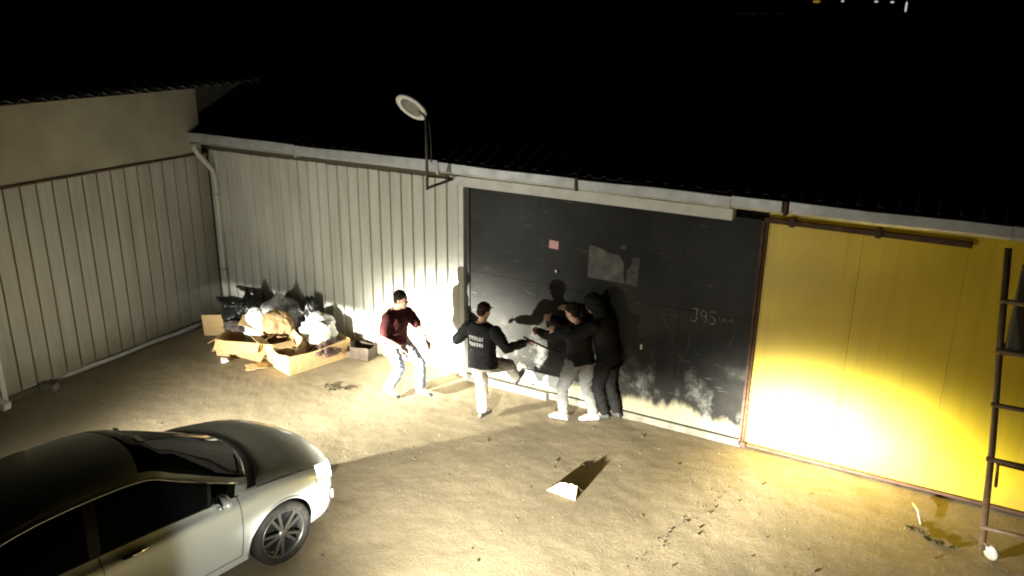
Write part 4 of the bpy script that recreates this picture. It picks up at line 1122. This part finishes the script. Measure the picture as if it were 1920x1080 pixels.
# man with printing on his back, kicking the door
def node_print(m0):
    m = m0.copy(); m.name = 'printed_jacket'; n = m.node_tree.nodes; l = m.node_tree.links; b = n['Principled BSDF']
    old = b.inputs['Base Color'].links[0].from_socket
    tc = n.new('ShaderNodeTexCoord'); sx = n.new('ShaderNodeSeparateXYZ'); l.new(tc.outputs['Object'], sx.inputs[0])
    def mth(op, a, c=None):
        q = n.new('ShaderNodeMath'); q.operation = op
        for k, v_ in enumerate((a, c)):
            if v_ is None: continue
            if isinstance(v_, (int, float)): q.inputs[k].default_value = v_
            else: l.new(v_, q.inputs[k])
        return q.outputs[0]
    def band(x, lo, hi): return mth('MULTIPLY', mth('GREATER_THAN', x, lo), mth('LESS_THAN', x, hi))
    X, Y, Z = sx.outputs
    rows_ = mth('ADD', band(Z, 1.135, 1.185), band(Z, 1.055, 1.105))
    fr = mth('FRACT', mth('MULTIPLY', X, 26.0)); let = band(fr, .14, .90)
    vor = n.new('ShaderNodeTexNoise'); vor.inputs['Scale'].default_value = 55; l.new(tc.outputs['Object'], vor.inputs['Vector'])
    hol = mth('LESS_THAN', vor.outputs['Fac'], .60)
    msk = mth('MULTIPLY', mth('MULTIPLY', mth('MULTIPLY', rows_, band(X, PX0, PX1)), let), mth('MULTIPLY', hol, mth('LESS_THAN', Y, PY)))
    k = n.new('ShaderNodeMix'); k.data_type = 'RGBA'; l.new(msk, k.inputs[0]); l.new(old, k.inputs[6]); k.inputs[7].default_value = (.36, .35, .34, 1)
    l.new(k.outputs[2], b.inputs['Base Color']); return m
J2 = dict(pel=V(6.02, -1.04, .80), neck=V(5.97, -1.0, 1.33), head=V(5.97, -.95, 1.475), shL=V(5.79, -1.02, 1.245), shR=V(6.17, -1.0, 1.245),
          elL=V(5.62, -1.06, 1.04), wrL=V(5.52, -.86, 1.02), elR=V(6.37, -1.04, 1.07), wrR=V(6.52, -.86, 1.12),
          hipL=V(5.94, -1.04, .78), hipR=V(6.10, -1.02, .79), knL=V(5.97, -.98, .44), ankL=V(6.01, -1.05, .095), knR=V(6.20, -.66, .66), ankR=V(6.16, -.40, .36))
b2 = (J2['ankL']+J2['ankR'])/2
PX0, PX1 = 5.85-b2.x, 6.07-b2.x; PY = -1.0-b2.y
m_print = node_print(m_char)
person('man in black jacket with two printed lines on his back kicking the door', J2,
    V(.15, 1, -.25), V(0, 0, 1), dict(trousers=m_beige, top=m_print, shoes=m_shoek, cap=m_capm), hem=.10, hair='cap', seed=3,
    fwd=V(.08, 1, 0), toes=(V(.1, 1, 0), V(.1, .75, .55)), palm=(V(0, 0, -1), V(0, 0, -1)), curl=(.6, .85), shoe_sole=(V(0, 0, 1), V(0, -.55, .8)))
bar = MB().tube([V(6.50, -.84, 1.19), V(6.60, -.76, 1.12), V(6.80, -.62, .985), V(6.90, -.56, .96)], .013, 8).build('pry_bar', m_black)
tag(bar, 'black pry bar in the hand of the man with the printed jacket', 'tool')
# two men crowding at the door on the right
person('man in black jacket, light grey trousers and white sneakers reaching at the door',
    dict(pel=V(7.14, -.46, .86), neck=V(7.08, -.42, 1.36), head=V(6.98, -.40, 1.48), shL=V(7.02, -.56, 1.27), shR=V(7.08, -.23, 1.29),
         elL=V(6.80, -.60, 1.16), wrL=V(6.56, -.52, 1.17), elR=V(6.84, -.22, 1.22), wrR=V(6.60, -.22, 1.26),
         hipL=V(7.08, -.55, .84), hipR=V(7.20, -.39, .84), knL=V(6.95, -.57, .46), ankL=V(6.96, -.55, .095), knR=V(7.20, -.37, .46), ankR=V(7.32, -.36, .095)),
    V(-1, .25, -.35), V(-.2, 0, 1), dict(trousers=m_grey, top=m_blackc, shoes=m_snk), hem=.06, seed=5,
    fwd=V(-1, .15, 0), toes=(V(-1, -.15, 0), V(-.8, -.5, 0)), palm=(V(-.2, .8, -.6), V(-.2, .8, -.6)), curl=(.4, .5))
person('man in black hooded jacket and black trousers behind the one in white sneakers',
    dict(pel=V(7.44, -.22, .88), neck=V(7.32, -.26, 1.45), head=V(7.20, -.28, 1.60), shL=V(7.30, -.46, 1.36), shR=V(7.30, -.11, 1.38),
         elL=V(7.08, -.62, 1.22), wrL=V(6.84, -.58, 1.26), elR=V(7.04, -.14, 1.40), wrR=V(6.79, -.15, 1.42),
         hipL=V(7.42, -.32, .86), hipR=V(7.44, -.14, .86), knL=V(7.33, -.30, .47), ankL=V(7.44, -.27, .095), knR=V(7.44, -.15, .48), ankR=V(7.56, -.15, .095)),
    V(-1, .05, -.45), V(-.3, 0, 1), dict(trousers=m_blackt, top=m_blackc, shoes=m_shoek), hem=.22, hair='hood', seed=7,
    fwd=V(-1, .1, 0), toes=(V(-1, -.3, 0), V(-1, .1, 0)), palm=(V(0, .5, -1), V(0, .6, -1)), curl=(.5, .5))
